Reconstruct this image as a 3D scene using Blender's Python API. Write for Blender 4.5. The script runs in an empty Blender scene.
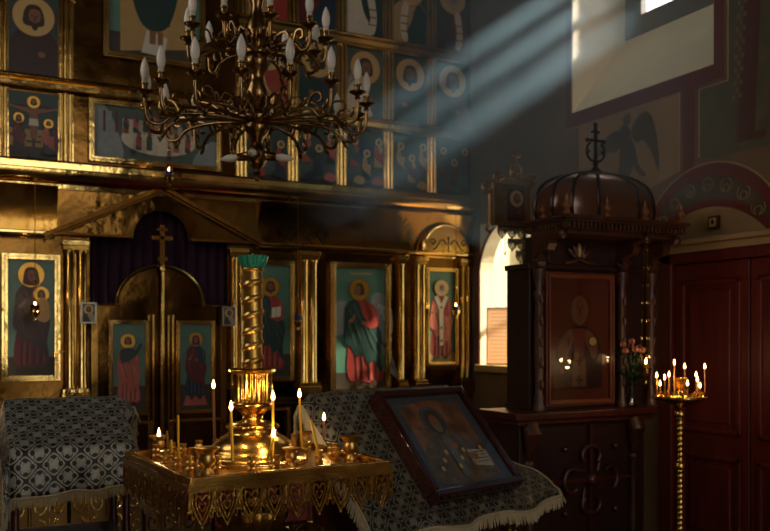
import bpy, math, random
from mathutils import Vector, Matrix
random.seed(7)
PI = math.pi
S = bpy.context.scene
COL = S.collection
# ------------------------------------------------------------------ view geometry (level camera, lens shift upward)
F, HZ, CX, EYE = 875.0, 335.0, 385.0, 1.5
ANG = math.atan2(1700, 875)
CA, SA = math.cos(ANG), math.sin(ANG)
def at_z(px, py, z):
    u = (px-CX)/F; d = (z-EYE)/((HZ-py)/F)
    return Vector((d*(CA+u*SA), d*(SA-u*CA), z))
def at_d(px, py, d):
    u = (px-CX)/F
    return Vector((d*(CA+u*SA), d*(SA-u*CA), EYE+(HZ-py)/F*d))
YI, XR = 7.0, 4.53         # face of the icon screen, inner face of the right wall

# ------------------------------------------------------------------ mesh builder
class MB:
    def __init__(s):
        s.v = []; s.f = []; s.m = []; s.mats = []; s.M = Matrix.Identity(4)
    def mi(s, mat):
        if mat not in s.mats: s.mats.append(mat)
        return s.mats.index(mat)
    def add(s, vs, fs, mat):
        b = len(s.v); k = s.mi(mat)
        s.v += [tuple(s.M @ Vector(p)) for p in vs]
        for f in fs:
            s.f.append([b+i for i in f]); s.m.append(k)
    def box(s, x0, y0, z0, x1, y1, z1, mat):
        if x0 > x1: x0, x1 = x1, x0
        if y0 > y1: y0, y1 = y1, y0
        if z0 > z1: z0, z1 = z1, z0
        s.add([(x0,y0,z0),(x1,y0,z0),(x1,y1,z0),(x0,y1,z0),(x0,y0,z1),(x1,y0,z1),(x1,y1,z1),(x0,y1,z1)],
              [(3,2,1,0),(4,5,6,7),(0,1,5,4),(1,2,6,5),(2,3,7,6),(3,0,4,7)], mat)
    def lathe(s, prof, c, mat, n=24, mod=None, R=None, a0=0, a1=2*PI):
        full = abs(a1-a0-2*PI) < 1e-6
        m = n if full else n+1
        vs = []; fs = []
        c = Vector(c)
        for (r, z) in prof:
            for i in range(m):
                t = a0+(a1-a0)*i/n
                rr = r*(mod(t, z) if mod else 1)
                p = Vector((rr*math.cos(t), rr*math.sin(t), z))
                if R is not None: p = R @ p
                vs.append(p+c)
        for j in range(len(prof)-1):
            for i in range(n):
                i2 = (i+1) % m if full else i+1
                fs.append((j*m+i, j*m+i2, (j+1)*m+i2, (j+1)*m+i))
        if full:
            if prof[0][0] > 1e-4: fs.append(tuple(reversed(range(m))))
            if prof[-1][0] > 1e-4: fs.append(tuple(range((len(prof)-1)*m, len(prof)*m)))
        s.add(vs, fs, mat)
    def tube(s, pts, r, mat, n=8, closed=False, flat=1.0):
        pts = [Vector(p) for p in pts]; N = len(pts)
        rs = r if isinstance(r, (list, tuple)) else [r]*N
        vs = []; fs = []; up = None
        for i, p in enumerate(pts):
            if closed: t = pts[(i+1) % N]-pts[i-1]
            else: t = pts[min(i+1, N-1)]-pts[max(i-1, 0)]
            if t.length < 1e-9: t = Vector((0,0,1))
            t.normalize()
            if up is None:
                up = Vector((0,0,1)) if abs(t.z) < .9 else Vector((1,0,0))
            up = up-t*up.dot(t)
            if up.length < 1e-6: up = t.orthogonal()
            up.normalize(); sd = t.cross(up)
            for k in range(n):
                a = 2*PI*k/n
                vs.append(p+up*(rs[i]*math.cos(a))+sd*(rs[i]*flat*math.sin(a)))
        for i in range(N if closed else N-1):
            j = (i+1) % N
            for k in range(n):
                k2 = (k+1) % n
                fs.append((i*n+k, i*n+k2, j*n+k2, j*n+k))
        if not closed:
            fs.append(tuple(reversed(range(n)))); fs.append(tuple(range((N-1)*n, N*n)))
        s.add(vs, fs, mat)
    def prism(s, poly, axis, t0, t1, mat):
        def mk(a, b, t):
            return {'Y': (a, t, b), 'X': (t, a, b), 'Z': (a, b, t)}[axis]
        n = len(poly); t0, t1 = min(t0, t1), max(t0, t1)
        area = sum(poly[i][0]*poly[(i+1) % n][1]-poly[(i+1) % n][0]*poly[i][1] for i in range(n))
        if area < 0: poly = poly[::-1]
        vs = [mk(a, b, t0) for a, b in poly]+[mk(a, b, t1) for a, b in poly]
        fs = [tuple(range(n)), tuple(range(2*n-1, n-1, -1))]+[(i, n+i, n+(i+1) % n, (i+1) % n) for i in range(n)]
        if axis != 'Y': fs = [f[::-1] for f in fs]
        s.add(vs, fs, mat)
    def ball(s, c, r, mat, n=12, R=None):
        if not isinstance(r, (tuple, list)): r = (r, r, r)
        m = max(6, n//2); vs = []; fs = []; c = Vector(c)
        for j in range(m+1):
            a = PI*j/m
            for i in range(n):
                t = 2*PI*i/n
                p = Vector((r[0]*math.sin(a)*math.cos(t), r[1]*math.sin(a)*math.sin(t), -r[2]*math.cos(a)))
                if R is not None: p = R @ p
                vs.append(c+p)
        for j in range(m):
            for i in range(n):
                i2 = (i+1) % n
                fs.append((j*n+i, j*n+i2, (j+1)*n+i2, (j+1)*n+i))
        s.add(vs, fs, mat)
    def build(s, name, parent=None, loc=None, rot=None, bevel=0, smooth=True, angle=38, label=None):
        me = bpy.data.meshes.new(name)
        me.from_pydata(s.v, [], s.f)
        for m in s.mats: me.materials.append(m)
        me.polygons.foreach_set('material_index', s.m)
        me.update()
        if smooth:
            me.polygons.foreach_set('use_smooth', [True]*len(me.polygons))
            me.set_sharp_from_angle(angle=math.radians(angle))
        o = bpy.data.objects.new(name, me); COL.objects.link(o)
        if parent is not None: o.parent = parent
        if loc is not None: o.location = loc
        if rot is not None: o.rotation_euler = rot
        if bevel:
            b = o.modifiers.new('bevel', 'BEVEL'); b.width = bevel; b.segments = 2; b.harden_normals = True; b.limit_method = 'ANGLE'; b.angle_limit = math.radians(50)
        if label: o['label'] = label
        return o
def thing(name, label, cat, loc=(0,0,0), rz=0, group=None):
    o = bpy.data.objects.new(name, None); COL.objects.link(o)
    o.empty_display_size = .1
    o.location = loc; o.rotation_euler = (0, 0, rz); o['label'] = label; o['category'] = cat
    if group: o['group'] = group
    return o
def tag(o, label, cat, group=None):
    o['label'] = label; o['category'] = cat
    if group: o['group'] = group
    return o
def struct(o, label=None):
    o['kind'] = 'structure'
    if label: o['label'] = label
    return o
def copy_tree(o, parent=None):
    c = o.copy(); COL.objects.link(c); c.parent = parent
    for ch in list(o.children): copy_tree(ch, c)
    return c
def crom(pts, closed=False, k=6):
    out = []; n = len(pts)
    for i in range(n if closed else n-1):
        g = (lambda j: Vector(pts[j % n])) if closed else (lambda j: Vector(pts[max(0, min(n-1, j))]))
        p0, p1, p2, p3 = g(i-1), g(i), g(i+1), g(i+2)
        for q in range(k):
            t = q/k
            out.append(.5*((2*p1)+(p2-p0)*t+(2*p0-5*p1+4*p2-p3)*t*t+(3*p1-p0-3*p2+p3)*t*t*t))
    if not closed: out.append(Vector(pts[-1]))
    return out
def arc(cx, cz, r, a0, a1, n=16, rz=None):
    rz = rz or r
    return [(cx+r*math.cos(a0+(a1-a0)*i/n), cz+rz*math.sin(a0+(a1-a0)*i/n)) for i in range(n+1)]

# ------------------------------------------------------------------ materials
def lin(c):
    return tuple((x/12.92 if x <= .04045 else ((x+.055)/1.055)**2.4) for x in [q/255 for q in c])+(1,)
def mat(name, rgb, met=0., rough=.5, var=0., vscale=8., bump=0., bscale=40., stretch=None, dark=None, coat=0., sheen=0., rvar=0.):
    m = bpy.data.materials.new(name); m.use_nodes = True
    nt = m.node_tree; b = nt.nodes['Principled BSDF']
    b.inputs['Metallic'].default_value = met; b.inputs['Roughness'].default_value = rough
    if coat: b.inputs['Coat Weight'].default_value = coat; b.inputs['Coat Roughness'].default_value = .08
    if sheen: b.inputs['Sheen Weight'].default_value = sheen
    c = lin(rgb); b.inputs['Base Color'].default_value = c
    tc = nt.nodes.new('ShaderNodeTexCoord'); src = tc.outputs['Object']
    if stretch:
        mp = nt.nodes.new('ShaderNodeMapping'); mp.inputs['Scale'].default_value = stretch
        nt.links.new(src, mp.inputs['Vector']); src = mp.outputs['Vector']
    if var or rvar:
        nz = nt.nodes.new('ShaderNodeTexNoise'); nz.inputs['Scale'].default_value = vscale; nz.inputs['Detail'].default_value = 5
        nt.links.new(src, nz.inputs['Vector'])
        if var:
            rp = nt.nodes.new('ShaderNodeValToRGB'); rp.color_ramp.elements[0].position = .32; rp.color_ramp.elements[1].position = .7
            d = lin(dark) if dark else tuple(x*(1-var) for x in c[:3])+(1,)
            rp.color_ramp.elements[0].color = d; rp.color_ramp.elements[1].color = c
            nt.links.new(nz.outputs['Fac'], rp.inputs['Fac']); nt.links.new(rp.outputs['Color'], b.inputs['Base Color'])
        if rvar:
            mr = nt.nodes.new('ShaderNodeMapRange'); mr.inputs['To Min'].default_value = max(.02, rough-rvar); mr.inputs['To Max'].default_value = rough+rvar
            mr.inputs['From Min'].default_value = .3; mr.inputs['From Max'].default_value = .7
            nt.links.new(nz.outputs['Fac'], mr.inputs['Value']); nt.links.new(mr.outputs['Result'], b.inputs['Roughness'])
    if bump:
        n2 = nt.nodes.new('ShaderNodeTexNoise'); n2.inputs['Scale'].default_value = bscale; n2.inputs['Detail'].default_value = 3
        nt.links.new(src, n2.inputs['Vector'])
        bp = nt.nodes.new('ShaderNodeBump'); bp.inputs['Strength'].default_value = bump; bp.inputs['Distance'].default_value = .01
        nt.links.new(n2.outputs['Fac'], bp.inputs['Height']); nt.links.new(bp.outputs['Normal'], b.inputs['Normal'])
    return m
def emit(name, rgb, st, rgb2=None, zr=None):
    m = bpy.data.materials.new(name); m.use_nodes = True; nt = m.node_tree
    nt.nodes.remove(nt.nodes['Principled BSDF'])
    e = nt.nodes.new('ShaderNodeEmission'); e.inputs['Color'].default_value = lin(rgb); e.inputs['Strength'].default_value = st
    nt.links.new(e.outputs[0], nt.nodes['Material Output'].inputs['Surface'])
    return m
def glass(name, rgb, gloss=.12, rough=.03):
    m = bpy.data.materials.new(name); m.use_nodes = True; nt = m.node_tree
    nt.nodes.remove(nt.nodes['Principled BSDF'])
    t = nt.nodes.new('ShaderNodeBsdfTransparent'); t.inputs['Color'].default_value = lin(rgb)
    g = nt.nodes.new('ShaderNodeBsdfGlossy'); g.inputs['Roughness'].default_value = rough
    lw = nt.nodes.new('ShaderNodeLayerWeight'); lw.inputs['Blend'].default_value = .5
    po = nt.nodes.new('ShaderNodeMath'); po.operation = 'POWER'; po.inputs[1].default_value = 3.5; nt.links.new(lw.outputs['Facing'], po.inputs[0])
    ma = nt.nodes.new('ShaderNodeMath'); ma.operation = 'MULTIPLY_ADD'; ma.inputs[1].default_value = .7; ma.inputs[2].default_value = gloss*.35
    nt.links.new(po.outputs[0], ma.inputs[0])
    mx = nt.nodes.new('ShaderNodeMixShader'); nt.links.new(ma.outputs[0], mx.inputs[0])
    nt.links.new(t.outputs[0], mx.inputs[1]); nt.links.new(g.outputs[0], mx.inputs[2])
    nt.links.new(mx.outputs[0], nt.nodes['Material Output'].inputs['Surface'])
    return m
def brocade(name, silver, black, bronze, p=.1):
    m = bpy.data.materials.new(name); m.use_nodes = True; nt = m.node_tree; b = nt.nodes['Principled BSDF']
    def mth(op, a, c=None):
        n = nt.nodes.new('ShaderNodeMath'); n.operation = op
        for k, x in enumerate((a, c)):
            if x is None: continue
            if isinstance(x, (int, float)): n.inputs[k].default_value = x
            else: nt.links.new(x, n.inputs[k])
        return n.outputs[0]
    uv = nt.nodes.new('ShaderNodeTexCoord').outputs['UV']
    sp = nt.nodes.new('ShaderNodeSeparateXYZ'); nt.links.new(uv, sp.inputs[0])
    x = mth('MULTIPLY', sp.outputs[0], 2*PI/p); y = mth('MULTIPLY', sp.outputs[1], 2*PI/p)
    cx, cy = mth('COSINE', x), mth('COSINE', y)
    c2x, c2y = mth('COSINE', mth('MULTIPLY', x, 2)), mth('COSINE', mth('MULTIPLY', y, 2))
    lat = mth('ABSOLUTE', mth('ADD', cx, cy))                      # diamonds
    line = mth('LESS_THAN', lat, .16)
    lat2 = mth('ABSOLUTE', mth('ADD', mth('MULTIPLY', cx, cy), mth('MULTIPLY', c2x, .35)))
    line2 = mth('LESS_THAN', lat2, .1)
    cp = mth('MULTIPLY', mth('COSINE', mth('ADD', x, y)), 1.0); cm = mth('COSINE', mth('SUBTRACT', x, y))
    oval = mth('GREATER_THAN', mth('ADD', mth('MULTIPLY', c2x, -1), mth('MULTIPLY', c2y, .75)), 1.22)
    oval2 = mth('GREATER_THAN', mth('ADD', mth('MULTIPLY', c2y, -1), mth('MULTIPLY', c2x, .75)), 1.22)
    star = mth('GREATER_THAN', mth('ADD', mth('MULTIPLY', mth('ADD', cp, cm), .5), mth('MULTIPLY', mth('COSINE', mth('MULTIPLY', mth('ADD', x, y), 2)), .3)), .9)
    nz = nt.nodes.new('ShaderNodeTexNoise'); nz.inputs['Scale'].default_value = 260; nt.links.new(uv, nz.inputs['Vector'])
    vor = mth('GREATER_THAN', nz.outputs['Fac'], .56)
    dark = mth('MAXIMUM', mth('MAXIMUM', oval, oval2), mth('MAXIMUM', line, line2))
    def mix(f, a, c):
        n = nt.nodes.new('ShaderNodeMix'); n.data_type = 'RGBA'
        nt.links.new(f, n.inputs['Factor'])
        for s_, q in (('A', a), ('B', c)):
            k = 6 if s_ == 'A' else 7
            if isinstance(q, tuple): n.inputs[k].default_value = q
            else: nt.links.new(q, n.inputs[k])
        return n.outputs[2]
    c = mix(vor, lin(silver), lin(bronze))
    c = mix(dark, c, lin(black)); c = mix(star, c, lin(silver))
    nt.links.new(c, b.inputs['Base Color']); b.inputs['Roughness'].default_value = .5
    b.inputs['Metallic'].default_value = .25
    bp = nt.nodes.new('ShaderNodeBump'); bp.inputs['Strength'].default_value = .35; bp.inputs['Distance'].default_value = .003
    nt.links.new(mth('SUBTRACT', 1.0, dark), bp.inputs['Height']); nt.links.new(bp.outputs['Normal'], b.inputs['Normal'])
    return m
GOLD = mat('polished_brass_sheet', (196,148,72), 1, .17, .45, 3, .22, 9, rvar=.1)
GOLDB = mat('bright_brass_moulding', (238,200,120), 1, .12, .3, 6, .22, 14, rvar=.05)
GOLDP = mat('hammered_brass_panel', (124,88,40), 1, .17, .5, 2.5, .35, 9, rvar=.08)
GOLDD = mat('tarnished_brass', (120,80,34), 1, .34, .4, 5, .3, 24)
FILI = mat('filigree_brass', (186,142,66), 1, .3, .35, 14, .3, 60)
SOCKM = mat('worn_brass_socket', (220,180,104), 1, .34, .3, 60)
OCHD = mat('mural_dull_ochre', (128,108,70), 0, .8, .2, 8)
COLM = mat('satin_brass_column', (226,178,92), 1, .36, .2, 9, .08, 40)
STAND = mat('candle_stand_brass', (222,172,86), 1, .24, .25, 9, .12, 40, rvar=.06)
CHAND = mat('chandelier_bronze', (152,118,74), 1, .24, .4, 20, .15, 50)
WAX = mat('beeswax', (226,170,34), 0, .4)
WAX.node_tree.nodes['Principled BSDF'].inputs['Subsurface Weight'].default_value = .3
WAX.node_tree.nodes['Principled BSDF'].inputs['Subsurface Radius'].default_value = (.01, .006, .002)
WAXB = mat('brown_beeswax', (150,92,34), 0, .45)
WICK = mat('wick_black', (20,16,12), 0, .9)
FLAME = emit('candle_flame', (255,205,120), 22)
BULB = mat('frosted_bulb_glass', (214,208,196), 0, .25)
BULB.node_tree.nodes['Principled BSDF'].inputs['Subsurface Weight'].default_value = .4
SLEEVE = mat('bulb_sleeve_ivory', (190,176,150), 0, .4)
GREEN = glass('green_glass', (20,150,120), .5)
GREENR = mat('green_glass_rim', (70,205,165), 0, .05, coat=1)
GREENR.node_tree.nodes['Principled BSDF'].inputs['Transmission Weight'].default_value = .6
WOODR = mat('cherry_wood', (78,28,15), 0, .36, .55, 4, .1, 30, (6,6,.7), coat=.15)
WOODD = mat('dark_walnut_wood', (50,21,12), 0, .42, .6, 4, .1, 30, (6,6,.7), coat=.1)
WOODC = mat('carved_wood', (84,42,20), 0, .42, .6, 12, .3, 60, coat=.15)
DOORW = mat('red_brown_door_wood', (98,28,16), 0, .42, .45, 4, .08, 30, (7,7,.6))
DOME = mat('copper_brown_dome', (112,74,54), .35, .24, .3, 6, .06, 20)
RIBM = mat('dark_rib', (44,28,20), .5, .3)
FIN = mat('carved_light_wood', (150,94,48), 0, .4, .4, 20, .2, 60, coat=.2)
PLAST = mat('painted_plaster_brown', (126,96,62), 0, .8, .4, 2.2, .12, 40)
PLASTP = mat('painted_plaster_panel', (166,132,88), 0, .8, .25, 2.5, .12, 40)
PLASTD = mat('painted_plaster_umber', (70,55,40), 0, .8, .35, 2.2, .12, 40)
CREAM = mat('cream_plaster', (244,234,202), 0, .85, .08, 5, .12, 30)
REDB = mat('painted_red_band', (112,38,30), 0, .75, .25, 6, .05, 40)
REDL = mat('painted_terracotta', (96,54,42), 0, .8, .2, 6)
OCHL = mat('painted_ochre_line', (170,136,84), 0, .8, .2, 8)
MURD = mat('mural_dark_umber', (52,38,26), 0, .8, .3, 9)
MURF = mat('mural_figure_umber', (92,72,50), 0, .8, .3, 9)
MURG = mat('mural_grey_olive', (100,92,66), 0, .8, .3, 9)
STONE = mat('stone_floor', (92,72,56), 0, .45, .3, 3, .05, 20)
CEILM = mat('painted_ceiling', (84,70,54), 0, .85, .3, 2)
CARPET = mat('red_carpet', (150,40,56), 0, .95, .3, 30, .3, 200)
CURT = mat('dark_purple_curtain', (56,18,46), 0, .8, .3, 6, .1, 30)
BROC = brocade('silver_black_brocade', (150,150,142), (9,11,10), (96,88,66), .105)
BROC2 = brocade('bronze_black_brocade', (112,106,90), (9,10,9), (70,58,36), .082)
FRINGE = mat('cream_fringe', (178,160,124), 0, .7, .25, 60)
FRAMEW = mat('polished_cherry_frame', (56,20,15), 0, .14, .3, 4, .03, 30, (4,4,.8), coat=.8)
GLZ = glass('picture_glass', (253,253,254), .04, .06)
PANE = glass('window_glass', (250,252,255), .1)
PANEL = glass('old_window_glass', (240,238,228), .1)
PANEN = glass('bluish_window_glass', (96,108,116), .1)
FRAMEG = mat('grey_window_frame', (112,106,92), 0, .6, .1)
SILV = mat('silver_metal', (176,170,156), 1, .3, .2, 20, .2, 60)
IRON = mat('dark_iron', (40,34,28), .9, .4)
OILR = mat('ruby_glass', (70,14,16), 0, .1, coat=1)
BLUEG = mat('blue_glass', (40,60,130), 0, .08, coat=1)
LEAF = mat('rose_leaves', (30,52,26), 0, .5, .3, 30)
STEM = mat('rose_stem', (44,66,30), 0, .5)
ROSE = mat('salmon_rose', (178,104,76), 0, .55, .2, 40)
VASE = glass('vase_glass', (190,180,160), .4)
# paint colours of the icons
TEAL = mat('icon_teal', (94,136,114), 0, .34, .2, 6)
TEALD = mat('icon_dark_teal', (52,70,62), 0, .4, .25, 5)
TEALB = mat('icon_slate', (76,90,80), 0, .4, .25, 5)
HALO = mat('icon_gold_leaf', (214,160,62), .7, .3, .2, 12)
HALOL = mat('icon_pale_halo', (206,170,104), .2, .4)
SKIN = mat('icon_ochre_flesh', (134,88,52), 0, .4)
HAIR = mat('icon_brown_hair', (58,34,22), 0, .4)
GREYH = mat('icon_grey_hair', (170,158,140), 0, .45)
RED = mat('icon_vermilion', (164,56,44), 0, .4, .15, 20)
REDD = mat('icon_dark_red', (98,26,24), 0, .4, .2, 20)
ROSEP = mat('icon_rose_robe', (190,96,76), 0, .4, .15, 20)
GRN = mat('icon_dark_green', (30,58,50), 0, .4, .2, 20)
BLU = mat('icon_dark_blue', (34,50,66), 0, .4, .2, 20)
BRN = mat('icon_brown_robe', (62,34,26), 0, .4, .2, 20)
WHT = mat('icon_white', (216,206,182), 0, .45, .1, 20)
GRD = mat('icon_ground_umber', (62,50,34), 0, .45, .2, 10)
OCH = mat('icon_ochre', (188,150,88), 0, .45, .15, 10)
GREYW = mat('icon_grey_wing', (150,156,152), 0, .45, .2, 20)
BLK = mat('icon_black', (20,18,16), 0, .4)

LIGHTER = {}
for _m, _c in ((RED, (206,96,74)), (REDD, (134,50,40)), (ROSEP, (216,134,108)), (GRN, (62,96,82)), (BLU, (66,86,104)), (BRN, (92,58,44)), (WHT, (236,228,210)), (OCH, (214,182,124)), (TEALB, (120,134,126)), (GREYW, (184,188,182))):
    LIGHTER[_m] = mat(_m.name+'_highlight', _c, 0, .42, .12, 20)
LINE = mat('icon_dark_outline', (26,18,14), 0, .4)

PAPER = bpy.data.materials.new('translucent_paper'); PAPER.use_nodes = True
_nt = PAPER.node_tree; _nt.nodes.remove(_nt.nodes['Principled BSDF'])
_t = _nt.nodes.new('ShaderNodeBsdfTranslucent'); _t.inputs[0].default_value = lin((250,226,206)); _d = _nt.nodes.new('ShaderNodeBsdfDiffuse'); _d.inputs[0].default_value = lin((240,220,204))
_m = _nt.nodes.new('ShaderNodeMixShader'); _m.inputs[0].default_value = .6; _nt.links.new(_d.outputs[0], _m.inputs[1]); _nt.links.new(_t.outputs[0], _m.inputs[2]); _nt.links.new(_m.outputs[0], _nt.nodes['Material Output'].inputs['Surface'])
HAZE, SKY, SUN, EXPO = .27, 3.0, 20.0, 0.15
# ------------------------------------------------------------------ the setting
XL, YB, ZC = -1.37, -4.6, 6.2
WT = 5.12                                             # outer face of the right wall
b = MB(); b.box(XL-.3, YB-.3, -.2, WT, 8.0, 0, STONE); struct(b.build('floor'))
b = MB(); b.box(XL-.3, YB-.3, ZC, WT, 8.0, ZC+.2, CEILM); struct(b.build('ceiling'))
b = MB(); b.box(XL-.3, 7.6, 0, WT, 7.9, ZC, PLASTD); struct(b.build('wall_front'))
# left wall with two windows out of the frame, back wall with one
def wall_x(name, x0, x1, holes, y0, y1, m):
    b = MB(); ys = sorted({y0, y1} | {h[0] for h in holes} | {h[1] for h in holes}); zs = sorted({0, ZC} | {h[2] for h in holes} | {h[3] for h in holes})
    for i in range(len(ys)-1):
        run = None
        for j in range(len(zs)-1):
            yc, zc = (ys[i]+ys[i+1])/2, (zs[j]+zs[j+1])/2
            hole = any(h[0] < yc < h[1] and h[2] < zc < h[3] for h in holes)
            if not hole:
                if run is None: run = zs[j]
            if (hole or j == len(zs)-2) and run is not None:
                b.box(x0, ys[i], run, x1, ys[i+1], zs[j] if hole else zs[j+1], m); run = None
    return b
NAVE = [(-2.6, -1.4, 2.6, 4.6)]
NWIN = (2.35, 3.42, 2.5, 4.4)
WU = (4.102, 5.523, 3.27, 5.3)                        # upper window opening
WL = (5.90, 6.86, 1.22, 2.53)                         # low arched window opening
DO = (2.3, 4.52, 0, 2.13)                             # door recess
wall_r = struct(wall_x('wall_right', XR, WT, [WU, WL[:3]+(3.0,), NWIN]+NAVE, YB-.3, 8.0, PLAST).build('wall_right', smooth=False))
struct(wall_x('wall_left', XL-.3, XL, NAVE+[(3.2, 4.7, 3.0, 4.8)], YB-.3, 8.0, PLAST).build('wall_left', smooth=False))
b = MB()
for (x0, z0, x1, z1) in ((XL, 2.7, WT, 3.0), (XL, 5.5, WT, ZC), (XL, 3.0, .1, 5.5), (3.1, 3.0, WT, 5.5), (XL, 0, 1.0, 2.7), (2.2, 0, WT, 2.7)): b.box(x0, YB-.3, z0, x1, YB, z1, PLAST)
struct(b.build('wall_back', smooth=False))
b = MB(); b.box(WT+.001, 2.18, 0, 8.4, 2.33, 7, PLAST); struct(b.build('added_sun_fin'))                # unseen fin added outside to keep the sun out of the nave window
# solea platform in front of the icon screen
b = MB(); b.box(XL, 5.15, 0, XR, 7.6, .3, STONE); struct(b.build('trim_1', bevel=.01))
b = MB(); b.box(1.55, 5.2, .3, 2.95, 6.84, .318, CARPET)
tag(b.build('carpet', bevel=.004), 'red carpet on the raised platform behind the brass railing', 'carpet')

# upper window: splayed reveal, frame, glazing bars and glass
PY0, PY1, PZ0, PZ1 = 4.45, 5.335, 4.09, 4.84
b = MB()
yi0, yi1, zi0, zi1 = WU
yo0, yo1, zo0, zo1 = 4.25, 5.515, 3.96, 5.0
XO = WT-.02
xi = XR-.004
b.prism([(xi, zi0), (XO, zo0), (XO, zi0)], 'Y', yi0, yi1, CREAM)                                   # sloping sill
b.prism([(xi, zi1), (XO, zi1), (XO, zo1)], 'Y', yi0, yi1, CREAM)
b.prism([(xi, yi1+.012), (XO, yi1+.012), (XO, yo1), (xi, yi1-.004)], 'Z', zi0, zi1, CREAM)             # far jamb
b.prism([(xi, yi0), (XO, yi0), (XO, yo0)], 'Z', zi0, zi1, CREAM)
w1 = struct(b.build('window_1', smooth=False), 'deep cream window recess high on the right wall with sunlit glass')
b = MB()
for (y0, y1, z0, z1) in ((yo0-.1, PY0, zo0-.1, zo1+.05), (PY1, yi1, zo0-.1, zo1+.05), (PY0, PY1, zo0-.1, PZ0), (PY0, PY1, PZ1, zo1+.05)):
    b.box(XO-.03, y0, z0, XO+.03, y1, z1, FRAMEG)
b.build('window_frame', w1, bevel=.004)
b = MB()
hz = (PZ1-PZ0)
for q in (.36, .70): b.box(XO-.03, PY0, PZ0+hz*q-.026, XO+.01, PY1, PZ0+hz*q+.026, FRAMEG)
b.box(XO-.03, (PY0+PY1)/2-.03, PZ0, XO+.01, (PY0+PY1)/2+.03, PZ1, FRAMEG)
b.build('glazing_bar', w1)
b = MB(); b.box(XO-.012, PY0, PZ0, XO-.006, PY1, PZ1, PANE); b.build('window_pane', w1)
b = MB(); b.box(WT-.07, NWIN[0], NWIN[2], WT-.065, NWIN[1], NWIN[3], PANEN); w3 = struct(b.build('window_3'))
b = MB(); b.box(WT-.09, NWIN[0], NWIN[2], WT-.04, NWIN[0]+.05, NWIN[3], FRAMEG); b.box(WT-.09, NWIN[1]-.05, NWIN[2], WT-.04, NWIN[1], NWIN[3], FRAMEG); b.box(WT-.09, NWIN[0], 3.43, WT-.04, NWIN[1], 3.48, FRAMEG); b.build('window_frame', w3)
# low arched window
b = MB()
y0, y1, z0, z1 = WL; yc = (y0+y1)/2; r = (y1-y0)/2
for sgn in (0, 1):
    if sgn == 0: pl = [(y0, z1), (y0, z1-r)]+[(yc+r*math.cos(t), z1-r+r*math.sin(t)*.985) for t in [PI-PI/2*i/12 for i in range(13)]]+[(yc, z1)]
    else: pl = [(y1, z1), (y1, z1-r)]+[(yc+r*math.cos(t), z1-r+r*math.sin(t)*.985) for t in [PI/2*i/12 for i in range(13)]]+[(yc, z1)]
    b.prism([(q[0], q[1]) for q in pl[:1]]+pl[1:], 'X', XR, XR+.14, CREAM)
b.box(XR+.002, y1-.001, z0, WT, y1+.02, 3.0, CREAM)
b.box(XR+.002, y0-.02, z0, WT, y0+.001, 3.0, CREAM)
b.box(XR, y0-.02, z1, XR+.14, y1+.02, 3.02, PLAST); b.box(XR+.14, y0, 2.99, WT, y1, 3.02, CREAM)
w2 = struct(b.build('window_2', smooth=False), 'low arched window recess of white plaster near the icon screen')
b = MB(); b.box(XR-.06, y0-.06, z0-.06, WT, y1+.02, z0+.005, OCH); b.build('window_sill', w2, bevel=.008)
b = MB()
for q in (y0+.012, y1-.06): b.box(WT-.1, q, z0+.005, WT-.04, q+.05, 2.99, FRAMEG)
b.box(WT-.1, y0, z0+.005, WT-.04, y1, z0+.06, FRAMEG); b.box(WT-.09, yc-.02, z0, WT-.05, yc+.02, 2.99, FRAMEG); b.box(WT-.09, y0, 1.85, WT-.05, y1, 1.89, FRAMEG)
b.build('window_frame', w2)
b = MB(); b.box(WT-.075, y0, z0, WT-.07, y1, 2.99, PANEL); b.build('window_pane', w2)
b = MB()                                                             # thin red line around the arch
pts = [(XR-.004, y1+.012, z0)]+[(XR-.004, yc+(r+.012)*math.cos(t), z1-r+(r+.012)*math.sin(t)) for t in [PI*i/20 for i in range(21)]]+[(XR-.004, y0-.012, z0)]
b.tube(pts, .012, REDB, 6); b.build('painted_line', w2)

# painted decoration of the right wall (thin paint layers, children of the wall)
def onwall(pts, mt, k, b):
    b.prism(pts, 'X', XR-.002*k, XR+.01, mt)
b = MB()
bw = .085
onwall([(yi1+bw, zi0-bw-.03), (yi1+bw, zi1+.3), (yi1, zi1+.3), (yi1, zi0)], REDB, 1, b)
onwall([(yi0-bw, zi0-bw-.02), (yi0-bw, zi1+.3), (yi0, zi1+.3), (yi0, zi0)], REDB, 1, b)
onwall([(yi1+bw, zi0-bw-.03), (yi0-bw, zi0-bw-.02), (yi0, zi0), (yi1, zi0)], REDB, 1, b)
onwall([(4.262, 2.58), (4.36, 2.58), (4.36, zi0-bw-.01), (4.262, zi0-bw-.01)], REDB, .8, b)
AY, AZ, AR = 4.15, 2.0, .62                          # arch over the door
ring = arc(AY, AZ, AR, .1, PI-.1, 40)+arc(AY, AZ, AR-.075, PI-.1, .1, 40)
onwall(ring, REDB, 2, b)
b.build('painted_red_band', wall_r, smooth=False)
b = MB()
onwall([(4.40, 2.62), (5.45, 2.32), (5.45, zi0-bw-.03), (4.40, zi0-bw-.025)], PLASTP, 1, b)
onwall([(4.22, 2.66), (3.5, 2.66), (3.5, 4.5), (yi0-bw-.03, 4.5), (yi0-bw-.03, zi0-bw-.05), (4.22, zi0-bw-.05)], MURG, .5, b)
b.build('painted_panel', wall_r, smooth=False)
b = MB()
def wline(y0, z0, y1, z1, mt=OCHL, r=.006): b.tube([(XR-.002, y0, z0), (XR-.002, y1, z1)], r, mt, 6)
wline(4.40, 2.62, 4.40, zi0-bw-.03); wline(4.40, zi0-bw-.03, 5.62, zi0-bw-.04); wline(4.225, 2.68, 4.225, zi0-bw-.05); wline(4.225, zi0-bw-.05, yi0-bw-.03, zi0-bw-.05); wline(yi0-bw-.03, zi0-bw-.05, yi0-bw-.03, 4.6)
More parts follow.
